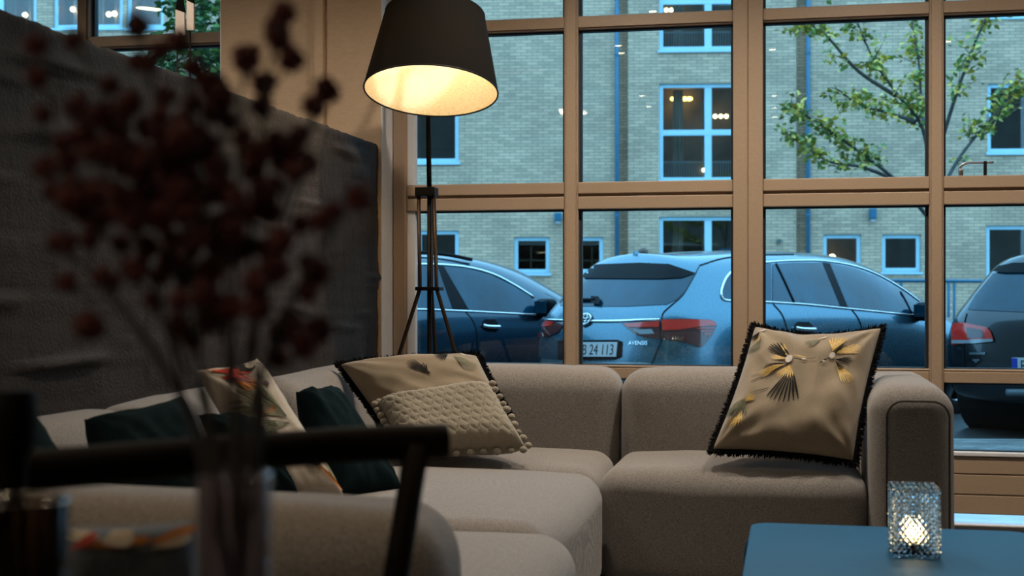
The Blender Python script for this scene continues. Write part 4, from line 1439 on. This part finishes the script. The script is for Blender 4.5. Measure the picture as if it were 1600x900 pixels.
P5.dot(mb, *P5.uv(380, 588), .022, .018, 4); P5.dot(mb, *P5.uv(383, 586), .012, .012, 5, .006); P5.dot(mb, *P5.uv(366, 582), .02, .014, 4)
P5.fan(mb, *P5.uv(445, 680), 95, 160, 8, .13, .020, 3); P5.fan(mb, *P5.uv(445, 680), 98, 158, 8, .125, .004, 4, off=.006)
P5.fan(mb, *P5.uv(450, 690), 165, 200, 5, .10, .016, 3); P5.fan(mb, *P5.uv(450, 690), 165, 200, 5, .10, .004, 4, off=.006)
P5.fan(mb, *P5.uv(480, 740), 120, 185, 8, .10, .018, 3); P5.fan(mb, *P5.uv(480, 740), 122, 183, 8, .10, .004, 4, off=.006)
P5.dot(mb, *P5.uv(487, 745), .020, .018, 4, .008); P5.dot(mb, *P5.uv(486, 743), .009, .009, 0, .010)
P5.feather(mb, *P5.uv(482, 738), R(100), .06, .012, 1, .007); P5.feather(mb, *P5.uv(490, 750), R(310), .07, .012, 1, .007)
P5.feather(mb, *P5.uv(490, 736), R(75), .06, .012, 1, .007); P5.fan(mb, *P5.uv(500, 735), 280, 320, 3, .06, .010, 3)
P5.fan(mb, *P5.uv(425, 660), 200, 240, 3, .04, .012, 1); P5.dot(mb, *P5.uv(412, 622), .007, .009, 2)
mb.build('floral_print', FL, P5.root)

# ================================================================== FLOOR LAMP
LY = 5.42
lp = onY(671, 500, LY); lx = lp.x
def lpt(px, py): q = onY(px, py, LY); return q
lamp = thing('floor_lamp', (lx, LY, 0), 'black tripod floor lamp with a dark tapered fabric shade', 'floor lamp')
lm_black = mat('lamp_black', (.006, .0055, .005), .5, var=.2, spec=.2)
lm_rust = mat('lamp_bronze', (.05, .028, .016), .4, metal=.5, var=.2)
zb1, zb0 = lpt(666, 293).z, lpt(666, 307).z
zk = lpt(671, 451).z
xtop = lpt(667, 190).x
shade_d = 5.24
BC = at(673.5, 143, shade_d)
AXv = (Vector((0, 0, 1)) * math.cos(R(14)) + FWD * math.sin(R(14)) + RGT * .035).normalized()
SH, RB, RT_ = .325, 105.5 / F * shade_d, 79 / F * shade_d
TCn = BC + AXv * SH
jz = TCn.z - .02
MB().tube([(lx, LY, .0), (lx, LY, zb0)], .010, 12).tube([(lx, LY, zb0), (xtop, LY, jz)], .0105, 12).build('pole', lm_black, lamp, smooth=True)
MB().tube(smooth_path([Vector((xtop, LY, jz)), Vector((xtop, LY - .03, jz + .035)), TCn + AXv * -.04 + FWD * .06, TCn + AXv * -.05]), .008, 8).build('arm', lm_black, lamp, smooth=True)
bw = .5 * (lpt(681.5, 300).x - lpt(651, 300).x)
MB().bbox((lx - .012 - bw, LY - .035, zb0), (lx - .012 + bw, LY + .035, zb1), .003).build('bracket', lm_black, lamp)
MB().bbox((lx - .052, LY - .04, zk - .008), (lx + .052, LY + .04, zk + .008), .004).build('clamp', lm_black, lamp)
for (tx, ty, fx, fy) in ((-.042, -.018, -.34, -.10), (.024, -.018, .36, -.10), (.0, .03, .0, .27)):
    zt = zb0 + .004
    kx = {-.042: -.036, .024: .036, .0: 0}[tx]
    MB().tube([(lx + tx, LY + ty, zt), (lx + kx, LY + ty, zk), (lx + fx, LY + fy, .012)], [.0085, .0085, .0085], 8).build('leg', lm_rust, lamp, smooth=True)
    MB().ball((lx + fx, LY + fy, .012), .012, 2).build('foot', dk, lamp, smooth=True)
def shade_shell(r0, r1, h, inset=0.0, flip=False):
    x = AXv.orthogonal().normalized(); y = AXv.cross(x)
    vs, fs = [], []
    n = 64
    for j in range(5):
        t = j / 4
        r = r0 + (r1 - r0) * t
        for k in range(n):
            a = 2 * math.pi * k / n
            vs.append(BC + AXv * (h * t) + (x * math.cos(a) + y * math.sin(a)) * r)
    for j in range(4):
        for k in range(n):
            q = (j * n + k, j * n + (k + 1) % n, (j + 1) * n + (k + 1) % n, (j + 1) * n + k)
            fs.append(tuple(reversed(q)) if flip else q)
    return MB().add(vs, fs), (x, y)
def trans_mat(name, col, tcol, f):
    m = mat(name, col, .9, var=.18, vs=90, stretch=(1, 1, 4), bump=.3, bs=500, spec=.06)
    t = m.node_tree
    b = t.nodes['Principled BSDF']; out = t.nodes['Material Output']
    tl_ = t.nodes.new('ShaderNodeBsdfTranslucent'); tl_.inputs[0].default_value = (*tcol, 1)
    mx = t.nodes.new('ShaderNodeMixShader'); mx.inputs[0].default_value = f
    t.links.new(b.outputs[0], mx.inputs[1]); t.links.new(tl_.outputs[0], mx.inputs[2]); t.links.new(mx.outputs[0], out.inputs[0])
    return m
mb, (ox, oy) = shade_shell(RB, RT_, SH)
sh = mb.build('shade', trans_mat('shade_fabric', (.006, .0055, .005), (.26, .20, .10), .07), lamp, smooth=True)
mb, _ = shade_shell(RB - .004, RT_ - .004, SH, flip=True)
mb.build('lining', trans_mat('shade_lining', (.86, .80, .66), (.9, .7, .4), .12), sh, smooth=True)
rim = [BC + (ox * math.cos(2 * math.pi * k / 64) + oy * math.sin(2 * math.pi * k / 64)) * (RB - .002) for k in range(65)]
MB().tube(rim, .0035, 6, cap=False).build('bottom_ring', lm_black, sh, smooth=True)
rim = [TCn + (ox * math.cos(2 * math.pi * k / 64) + oy * math.sin(2 * math.pi * k / 64)) * (RT_ - .002) for k in range(65)]
MB().tube(rim, .0035, 6, cap=False).build('top_ring', lm_black, sh, smooth=True)
mb = MB()
for k in range(3):
    a = k * 2 * math.pi / 3
    mb.tube([TCn - AXv * .03, TCn - AXv * .004 + (ox * math.cos(a) + oy * math.sin(a)) * RT_], .003, 6)
mb.build('spider', lm_black, sh)
bulb = BC + AXv * (SH * .52)
MB().tube([TCn - AXv * .03, bulb + AXv * .05], .018, 12).build('socket', lm_black, lamp, smooth=True)
MB().ball(bulb, .035, 3).build('bulb', emit_mat('bulb_glow', (1, .82, .55), 6), lamp, smooth=True)
ld = bpy.data.lights.new('bulb_light', 'POINT'); ld.energy = 4.8; ld.color = (1, .66, .32); ld.shadow_soft_size = .037
lo = bpy.data.objects.new('bulb_light', ld); COL.objects.link(lo); lo.parent = lamp; lo.location = bulb - AXv * .045 - Vector((lx, LY, 0))

# ================================================================== COFFEE TABLE + CANDLE
blue_t = mat('blue_lacquer', (.003, .080, .17), .5, spec=.14, var=.05, vs=200, bump=.04, bs=700)
zt = .40
pL = onZ(1172, 826, zt); pR = onZ(1598, 826, zt)
ty1 = onZ(1300, 820, zt).y
tx0, tx1, ty0 = pL.x, pR.x + .005, ty1 - 1.0
tab = thing('coffee_table', ((tx0 + tx1) / 2, (ty0 + ty1) / 2, 0), 'low blue coffee table with rounded corners', 'coffee table')
def round_slab(x0, x1, y0, y1, z0, z1, r):
    pts = []
    for (cx, cy, a0) in ((x1 - r, y1 - r, 0), (x0 + r, y1 - r, 90), (x0 + r, y0 + r, 180), (x1 - r, y0 + r, 270)):
        for k in range(7):
            a = R(a0 + 15 * k)
            pts.append((cx + r * math.cos(a), cy + r * math.sin(a)))
    n = len(pts)
    vs, fs = [], []
    cx, cy = (x0 + x1) / 2, (y0 + y1) / 2
    for (z, sh_) in ((z0, .003), (z0 + .003, 0), (z1 - .003, 0), (z1, .003)):
        vs += [(p[0] + (cx - p[0]) * sh_ * 2, p[1] + (cy - p[1]) * sh_ * 2, z) for p in pts]
    for j in range(3):
        for k in range(n):
            fs.append((j * n + k, j * n + (k + 1) % n, (j + 1) * n + (k + 1) % n, (j + 1) * n + k))
    fs.append(tuple(reversed(range(n)))); fs.append(tuple(3 * n + k for k in range(n)))
    return MB().add(vs, fs)
round_slab(tx0, tx1, ty0, ty1, zt - .018, zt, .05).build('table_top', blue_t, tab)
for sx_ in (tx0 + .006, tx1 - .006):
    for yy in (ty1 - .14, ty0 + .10):
        s_ = -1 if sx_ < (tx0 + tx1) / 2 else 1
        MB().tube(smooth_path([(sx_ - s_ * .10, yy, zt - .028), (sx_ - s_ * .02, yy, zt - .028), (sx_ + s_ * .010, yy, zt - .040), (sx_ + s_ * .016, yy, .2), (sx_ + s_ * .02, yy, 0)]), .008, 10).build('leg', blue_t, tab, smooth=True)
# diamond cut glass
hw = .056
cpt = onZ(1431, 872, zt)
cc = Vector((cpt.x, cpt.y + .05, zt))
hol = thing('candle_holder', cc, 'square diamond cut glass candle holder glowing on the blue table', 'candle holder')
gmat = bpy.data.materials.new('cut_glass'); gmat.use_nodes = True
t_ = gmat.node_tree; bb = t_.nodes['Principled BSDF']
bb.inputs['Base Color'].default_value = (.86, .93, .95, 1); bb.inputs['Roughness'].default_value = .03
bb.inputs['Transmission Weight'].default_value = 1.0; bb.inputs['IOR'].default_value = 1.4
nz_ = t_.nodes.new('ShaderNodeTexNoise'); nz_.inputs['Scale'].default_value = 60
mr_ = t_.nodes.new('ShaderNodeMapRange'); mr_.inputs[3].default_value = .02; mr_.inputs[4].default_value = .07
t_.links.new(nz_.outputs[0], mr_.inputs[0]); t_.links.new(mr_.outputs[0], bb.inputs['Roughness'])
hh = .158
mb = MB()
ns, nv = 56, 80
def diamond(s_, z):
    a = (s_ / .0125 + z / .0165); b = (s_ / .0125 - z / .0165)
    f = lambda t: abs((t % 1) - .5) * 2
    return .0048 * min(f(a), f(b))
vs, fs = [], []
dirs = [(Vector((1, 0, 0)), Vector((0, -1, 0))), (Vector((0, 1, 0)), Vector((1, 0, 0))), (Vector((-1, 0, 0)), Vector((0, 1, 0))), (Vector((0, -1, 0)), Vector((-1, 0, 0)))]
tot = 4 * ns
for j in range(nv + 1):
    z = hh * j / nv
    for q, (tx_, nn) in enumerate(dirs):
        for i in range(ns):
            s_ = -hw + 2 * hw * i / ns
            e = min(1, (hw - abs(s_)) / .006, (hh - z) / .004 + .02, z / .004 + .02)
            rr = max(0, (abs(s_) - (hw - .006)) / .006)
            p = tx_ * (s_ * (1 - .02 * rr)) + nn * (hw - .0055 + diamond(s_, z) * max(0, e) - .0025 * rr * rr)
            vs.append(cc + p + Vector((0, 0, z)))
for j in range(nv):
    for k in range(tot):
        fs.append((j * tot + k, j * tot + (k + 1) % tot, (j + 1) * tot + (k + 1) % tot, (j + 1) * tot + k))
mb.add(vs, fs)
# inner wall, rim and floor of the glass
iw = hw - .011
inn = [cc + Vector((x, y, z)) for z in (hh, .012) for (x, y) in ((-iw, -iw), (iw, -iw), (iw, iw), (-iw, iw))]
k0 = len(mb.v)
mb.m = 1
mb.add(inn, [(0, 4, 5, 1), (1, 5, 6, 2), (2, 6, 7, 3), (3, 7, 4, 0), (4, 7, 6, 5)])
top = [nv * tot + k for k in range(tot)]
for q in range(4):
    c0, c1 = k0 + q, k0 + (q + 1) % 4
    seg = [nv * tot + (q * ns + i) % tot for i in range(ns + 1)]
    mb.f.append(tuple([seg[i] for i in range(ns + 1)] + [c1, c0])); mb.mi.append(0)
mb.f.append(tuple(reversed([k for k in range(tot)]))); mb.mi.append(0)
gm2 = gmat.copy(); gm2.name = 'frosted_inside'
for lk in list(gm2.node_tree.links):
    if lk.to_socket.name == 'Roughness': gm2.node_tree.links.remove(lk)
gm2.node_tree.nodes['Principled BSDF'].inputs['Roughness'].default_value = .13
go = mb.build('glass_body', [gmat, gm2], hol)
bm_ = bmesh.new(); bm_.from_mesh(go.data); bmesh.ops.remove_doubles(bm_, verts=bm_.verts[:], dist=1e-5); bmesh.ops.recalc_face_normals(bm_, faces=bm_.faces[:]); bm_.to_mesh(go.data); bm_.free()
wx = MB().lathe([(.001, .013), (.019, .013), (.0195, .030), (.018, .030), (.001, .029)], cc, 24)
cn = wx.build('tealight', mat('wax', (.85, .78, .62), .5, var=.04), hol, smooth=True, auto=R(40))
MB().tube([cc + Vector((0, 0, .029)), cc + Vector((.001, 0, .038))], .0009, 6).build('wick', dk, cn)
fl = MB().lathe([(.0003, .032), (.011, .038), (.0165, .049), (.014, .060), (.006, .072), (.0003, .080)], cc, 16)
fl.build('flame', emit_mat('flame_glow', (1, .74, .40), 40), cn, smooth=True)
ld = bpy.data.lights.new('flame_light', 'POINT'); ld.energy = .6; ld.color = (1, .62, .28); ld.shadow_soft_size = .012
lo = bpy.data.objects.new('flame_light', ld); COL.objects.link(lo); lo.parent = hol; lo.location = (0, 0, .05)

# ================================================================== NEAR TABLE, CHAIR, FLOWERS
wood_d = mat('dark_wood', (.008, .0055, .004), .6, spec=.08, var=.4, vs=9, stretch=(1, 8, 1), bump=.1, bs=40)
# chair: level back rail bent round, posts, spindles, seat, legs
ZR = .835
rail_px = [(672, 690), (560, 694), (420, 704), (250, 718), (100, 731), (-40, 742), (-200, 752)]
rp_ = smooth_path([onZ(a, b, ZR) for a, b in rail_px], 6)
ch = thing('dark_chair', (rp_[len(rp_) // 2].x + .05, rp_[len(rp_) // 2].y - .25, 0), 'dark wooden chair with a level back rail in the foreground', 'chair')
e = (rp_[0] - rp_[1]).normalized()
rp_ = [rp_[0] + e * .018] + rp_
MB().tube(rp_, .0185, 14, flat=1.05).build('back_rail', wood_d, ch, smooth=True)
p0 = rp_[3]
seat_c = Vector((p0.x - .27, p0.y - .20, .44))
def post(px, py, lam_z, foot, r=.014):
    a = onZ(px, py, ZR)
    MB().tube(smooth_path([a, a.lerp(foot, .5) + Vector((0, 0, .0)), foot]), [r] * 4 + [r * 1.05] * 4 + [r] * 9, 10).build('post', wood_d, ch, smooth=True)
pa = onZ(652, 692, ZR); pb = at(618, 905, 1.46)
foot = pa + (pb - pa) * ((pa.z - .44) / (pa.z - pb.z))
MB().tube([pa, foot], .0145, 12).build('post', wood_d, ch, smooth=True)
pc = onZ(-60, 744, ZR)
foot2 = Vector((pc.x + .03, pc.y - .01, .44))
MB().tube([pc, foot2], .0145, 12).build('post', wood_d, ch, smooth=True)
sd = (foot - foot2); sdn = Vector((sd.x, sd.y, 0)).normalized(); sn = Vector((sdn.y, -sdn.x, 0))
if sn.y > 0: sn = -sn
q = [foot2 - sdn * .03 - sn * .03, foot + sdn * .03 - sn * .03, foot + sdn * .0 + sn * .40, foot2 + sn * .40]
vs = [Vector((p.x, p.y, z)) for z in (.425, .455) for p in q]
MB().add(vs, [(0, 3, 2, 1), (4, 5, 6, 7), (0, 1, 5, 4), (1, 2, 6, 5), (2, 3, 7, 6), (3, 0, 4, 7)]).build('seat', wood_d, ch)
for k, p in enumerate(q):
    cpt_ = (q[0] + q[1] + q[2] + q[3]) / 4
    a = p.lerp(cpt_, .08)
    MB().tube([(a.x, a.y, .43), (p.x, p.y, 0)], [.017, .012], 10).build('leg', wood_d, ch, smooth=True)
# cushion propped on the chair
PX = [(60, 1330), (330, 1330), (306, 812), (94, 822)]
grey_f = fabric('slate_cotton', (.10, .115, .14), (.16, .18, .21), weave=2200, sheen=.2, bump=.1)
P6 = Pillow('chair_cushion', 'slate grey cushion with orange and cream flowers standing on the dark chair', quadpx(PX, (1.27, 1.33, 1.37, 1.31)), .09, grey_f, seed=11.0, px=PX, pinch=.02, wr=.003)
mb = MB()
P6.fan(mb, *P6.uv(150, 838), 150, 178, 3, .035, .022, 5); P6.fan(mb, *P6.uv(165, 834), 20, 60, 3, .03, .022, 5)
P6.feather(mb, *P6.uv(115, 850), R(4), .075, .013, 1, .005); P6.feather(mb, *P6.uv(225, 842), R(10), .055, .016, 1, .005)
P6.feather(mb, *P6.uv(228, 850), R(8), .045, .012, 5, .007); P6.feather(mb, *P6.uv(105, 856), R(30), .03, .012, 0, .006)
P6.feather(mb, *P6.uv(150, 842), R(8), .035, .024, 5, .007)
mb.build('floral_print', FL, P6.root)
# near table under the vase
nt0, nt1 = at(-160, 900, 1.14), at(560, 900, 1.13)
ntz = .725
ey = max(nt0.y, nt1.y)
nt_t = thing('wood_table', (-.55, ey - .35, 0), 'dark wooden table just below the picture edge', 'table')
ntx0, ntx1 = -.95, -.02
round_slab(ntx0, ntx1, ey - .62, ey - .02, ntz - .03, ntz, .04).build('table_top', wood_d, nt_t)
MB().lathe([(.19, 0), (.19, .015), (.05, .03), (.04, .05), (.035, ntz - .06), (.10, ntz - .032)], (-.48, ey - .32, 0), 28).build('pedestal', wood_d, nt_t, smooth=True, auto=R(40))

# vases
vglass = pane_mat('vase_glass', tint=(.90, .86, .88), ior=1.45, extra=.03, rough=.05)
t_ = vglass.node_tree
df_ = t_.nodes.new('ShaderNodeBsdfTranslucent'); df_.inputs[0].default_value = (.62, .50, .48, 1)
mx_ = t_.nodes.new('ShaderNodeMixShader'); mx_.inputs[0].default_value = .14
t_.links.new([n for n in t_.nodes if n.type == 'MIX_SHADER'][0].outputs[0], mx_.inputs[1]); t_.links.new(df_.outputs[0], mx_.inputs[2])
t_.links.new(mx_.outputs[0], t_.nodes['Material Output'].inputs[0])
def vase(name, label, c, r, h, m):
    v_ = thing(name, c, label, 'vase')
    MB().lathe([(.001, .004), (r * .9, .004), (r, .012), (r, h - .004), (r - .0015, h), (r - .003, h - .004), (r - .003, .014), (.001, .012)], c, 40).build('glass_body', m, v_, smooth=True, auto=R(40))
    MB().tube([Vector(c) + Vector(((r - .0015) * math.cos(k * math.pi / 20), (r - .0015) * math.sin(k * math.pi / 20), h)) for k in range(41)], .0016, 6, cap=False).build('rim', m, v_, smooth=True)
    return v_
VD = .84
vc = at(366, 800, VD); vr = 58 / F * VD
vbase = Vector((vc.x, vc.y, ntz))
vh = at(366, 742, VD).z - ntz
vase('glass_vase', 'clear glass vase holding the dried red flowers', vbase, vr, vh, vglass)
# dried flower branches
HEADS = [(57,70),(57,122),(67,178),(118,62),(122,168),(172,133),(185,178),(70,262),(100,222),(130,212),(170,237),(105,250),(185,205),(190,260),(215,40),(230,98),(215,95),(250,80),(280,65),(302,105),(340,165),(330,180),(345,150),(378,97),(386,90),(430,45),(455,92),(412,130),(410,165),(435,225),(450,235),(470,210),(495,170),(487,163),(510,142),(440,255),(462,268),(480,255),(430,290),(410,300),(560,308),(521,328),(500,345),(470,350),(390,330),(370,310),(350,290),(340,260),(300,240),(270,235),(240,250),(255,215),(230,200),(250,180),(260,270),(230,290),(215,310),(180,300),(150,300),(110,310),(85,300),(130,330),(165,335),(210,345),(250,340),(290,330),(320,350),(345,350),(105,378),(90,378),(140,375),(190,380),(230,385),(270,375),(300,390),(340,380),(380,385),(420,390),(480,410),(495,425),(160,432),(175,440),(105,440),(210,420),(250,430),(290,430),(330,420),(240,470),(280,470),(320,460),(440,375),(430,420),(400,440),(482,458),(140,510),(440,520),(452,510),(497,515),(437,560),(475,540),(330,500),(280,510),(300,530),(360,480),(400,480),(260,150),(290,190),(310,210),(380,215),(400,240),(420,330),(355,400),(205,160),(160,180),(330,130),(300,160),(275,300),(245,310),(200,235),(225,250),(290,270),(310,300),(330,300),(395,270),(360,340),(195,330),(150,350),(270,410),(310,370),(365,360),(215,265),(140,240),(115,285),(285,215),(320,230),(360,190),(445,20),(435,60)]
TIPS = [(60, 60), (120, 60), (75, 250), (215, 30), (280, 40), (345, 140), (380, 80), (432, 20), (505, 140), (480, 240), (560, 300), (95, 375), (490, 410), (160, 430), (440, 510)]
stem_m = mat('dry_stem', (.035, .028, .024), .85, var=.3, vs=60)
head_m = mat('dried_red_head', (.075, .009, .007), .95, var=.5, vs=300, sheen=.2)
random.seed(21)
stems = []
vm = Vector((vbase.x, vbase.y, vbase.z + vh))
for k, (tx_, ty_) in enumerate(TIPS):
    d = VD * (.95 + .14 * random.random())
    tip = at(tx_, ty_, d)
    a = k * 2.4
    bot = vbase + Vector((math.cos(a) * vr * .6, math.sin(a) * vr * .6, .018))
    mth = vm + Vector((-math.cos(a) * .3 * vr + (tx_ - 330) / F * .12, -math.sin(a) * vr * .4, .005))
    mid = mth.lerp(tip, .5); mid = mid.lerp(Vector((vm.x - .015, mid.y, mid.z)), .30)
    stems.append(smooth_path([bot, mth, mid, tip], 10))
assign = [[] for _ in stems]
for (hx_, hy_) in HEADS:
    best = None
    for si, sp in enumerate(stems):
        for pi in range(16, len(sp)):
            X = project(sp[pi])
            if X[1] < hy_ + 12: continue
            dd = math.hypot(X[0] - hx_, (X[1] - hy_ - 40) * .8)
            if best is None or dd < best[0]: best = (dd, si, pi)
    if best is None: best = (0, 0, 20)
    _, si, pi = best
    dpt = project(stems[si][pi])[2] + random.uniform(-.04, .04)
    assign[si].append((pi, at(hx_, hy_, max(.76, dpt))))
def head_mesh():
    bm = bmesh.new(); bmesh.ops.create_icosphere(bm, subdivisions=3, radius=.0074)
    for i, v in enumerate(bm.verts):
        v.co *= 1 + .28 * noise.noise(v.co * 900) + (.25 if i % 5 == 0 else 0)
    me = bpy.data.meshes.new('flower_head'); bm.to_mesh(me); bm.free()
    me.materials.append(head_m)
    return me
HM = head_mesh()
for k, sp in enumerate(stems):
    if not assign[k]: pass
    b_ = thing('dried_flower_branch', sp[0], 'dried branch with small dark red heads in the glass vase', 'dried flower', 'dried red flower branches in the vase')
    n = len(sp)
    mb = MB().tube(sp, [.0022 - .0014 * i / n for i in range(n)], 6)
    for (pi, hp) in assign[k]:
        a = sp[pi]
        mb.tube(smooth_path([a, a.lerp(hp, .5) + Vector((0, 0, -.006)), hp], 4), .0008, 5, cap=False)
    mb.build('stem', stem_m, b_, smooth=True)
    for (pi, hp) in assign[k]:
        o = bpy.data.objects.new('flower_head', HM); COL.objects.link(o); o.parent = b_
        o.location = hp - Vector(sp[0]); s_ = random.uniform(.75, 1.25)
        o.scale = (s_, s_, s_); o.rotation_euler = (random.random() * 6, random.random() * 6, 0)
# smaller vase with dried grass at the left edge
vc2 = at(40, 860, .86)
v2 = Vector((vc2.x, vc2.y, ntz)); h2 = at(40, 782, .86).z - ntz
vase('glass_vase', 'smoked glass vase of pale dried grass at the left edge', v2, .027, h2, pane_mat('smoke_glass', tint=(.50, .44, .40), ior=1.45, rough=.08))
straw = mat('straw', (.24, .17, .09), .8, var=.3, vs=40)
g_ = thing('dried_grass_bunch', v2 + Vector((0, 0, .015)), 'bunch of pale dried grass stems in the smoked vase', 'dried grass')
for k in range(9):
    a = k * 2.4; r_ = .018
    b0 = v2 + Vector((math.cos(a) * r_ * .4, math.sin(a) * r_ * .4, .016))
    b1 = v2 + Vector((math.cos(a) * .012, math.sin(a) * .012, h2 * .55))
    b2 = v2 + Vector((math.cos(a) * .021, math.sin(a) * .021, h2 - .004 - .006 * (k % 3)))
    MB().tube(smooth_path([b0, b1, b2], 5), .0019, 6).build('blade', straw, g_, smooth=True)
# dark bottle-necked post at the far left
kb = at(20, 610, 1.16)
post_ = thing('wood_candlestick', (kb.x, kb.y, ntz), 'dark turned wooden candlestick at the left edge', 'candlestick')
hk = kb.z - ntz
MB().lathe([(.001, 0), (.034, 0), (.034, .008), (.014, .02), (.010, .05), (.013, hk - .06), (.018, hk - .05), (.0205, hk - .028), (.0205, hk - .004), (.018, hk), (.001, hk)], (kb.x, kb.y, ntz), 24).build('stem', wood_d, post_, smooth=True, auto=R(45))

# ================================================================== PAPER TAGS ON STICKS behind the low wall
def tagstick(label, px0, px1, top, bot, stick, depth, blk_to):
    c = at((px0 + px1) / 2, bot, depth)
    root = thing('tag_stick', (c.x, c.y, 0), label, 'ornament')
    a, b = at(px0, bot, depth), at(px1, bot, depth)
    zt_, zb_ = at(px0, blk_to, depth).z, c.z
    w = (b - a)
    th = Vector((0, .006, 0))
    ct = MB(); V4 = [a, b, Vector((b.x, b.y, at(px1, blk_to + 5, depth).z)), Vector((a.x, a.y, zt_))]
    ct.add([p - th for p in V4] + [p + th for p in V4], [(0, 1, 2, 3), (7, 6, 5, 4), (0, 4, 5, 1), (1, 5, 6, 2), (2, 6, 7, 3), (3, 7, 4, 0)])
    ct.build('card', mat('tag_card', (.62, .52, .44), .7), root)
    z2 = at(px0, top, depth).z
    m_ = (a + b) / 2
    V4 = [V4[3], V4[2], Vector((m_.x + w.length * .2, m_.y, z2)), Vector((m_.x - w.length * .15, m_.y, z2))]
    ct = MB().add([p - th for p in V4] + [p + th for p in V4], [(0, 1, 2, 3), (7, 6, 5, 4), (0, 4, 5, 1), (1, 5, 6, 2), (2, 6, 7, 3), (3, 7, 4, 0)])
    ct.build('tip', black_fr, root)
    s0 = at(stick, bot, depth)
    MB().tube([Vector((s0.x, s0.y, 0)), s0 + Vector((0, 0, .01))], .0035, 6).build('stick', dk, root, smooth=True)
tagstick('pale card tag with black tip on the left thin stick', 275, 289, -14, 60, 277, 5.55, 15)
tagstick('pale card tag with black top on the right thin stick', 292.5, 303.5, -16, 47.5, 297, 5.5, 1)
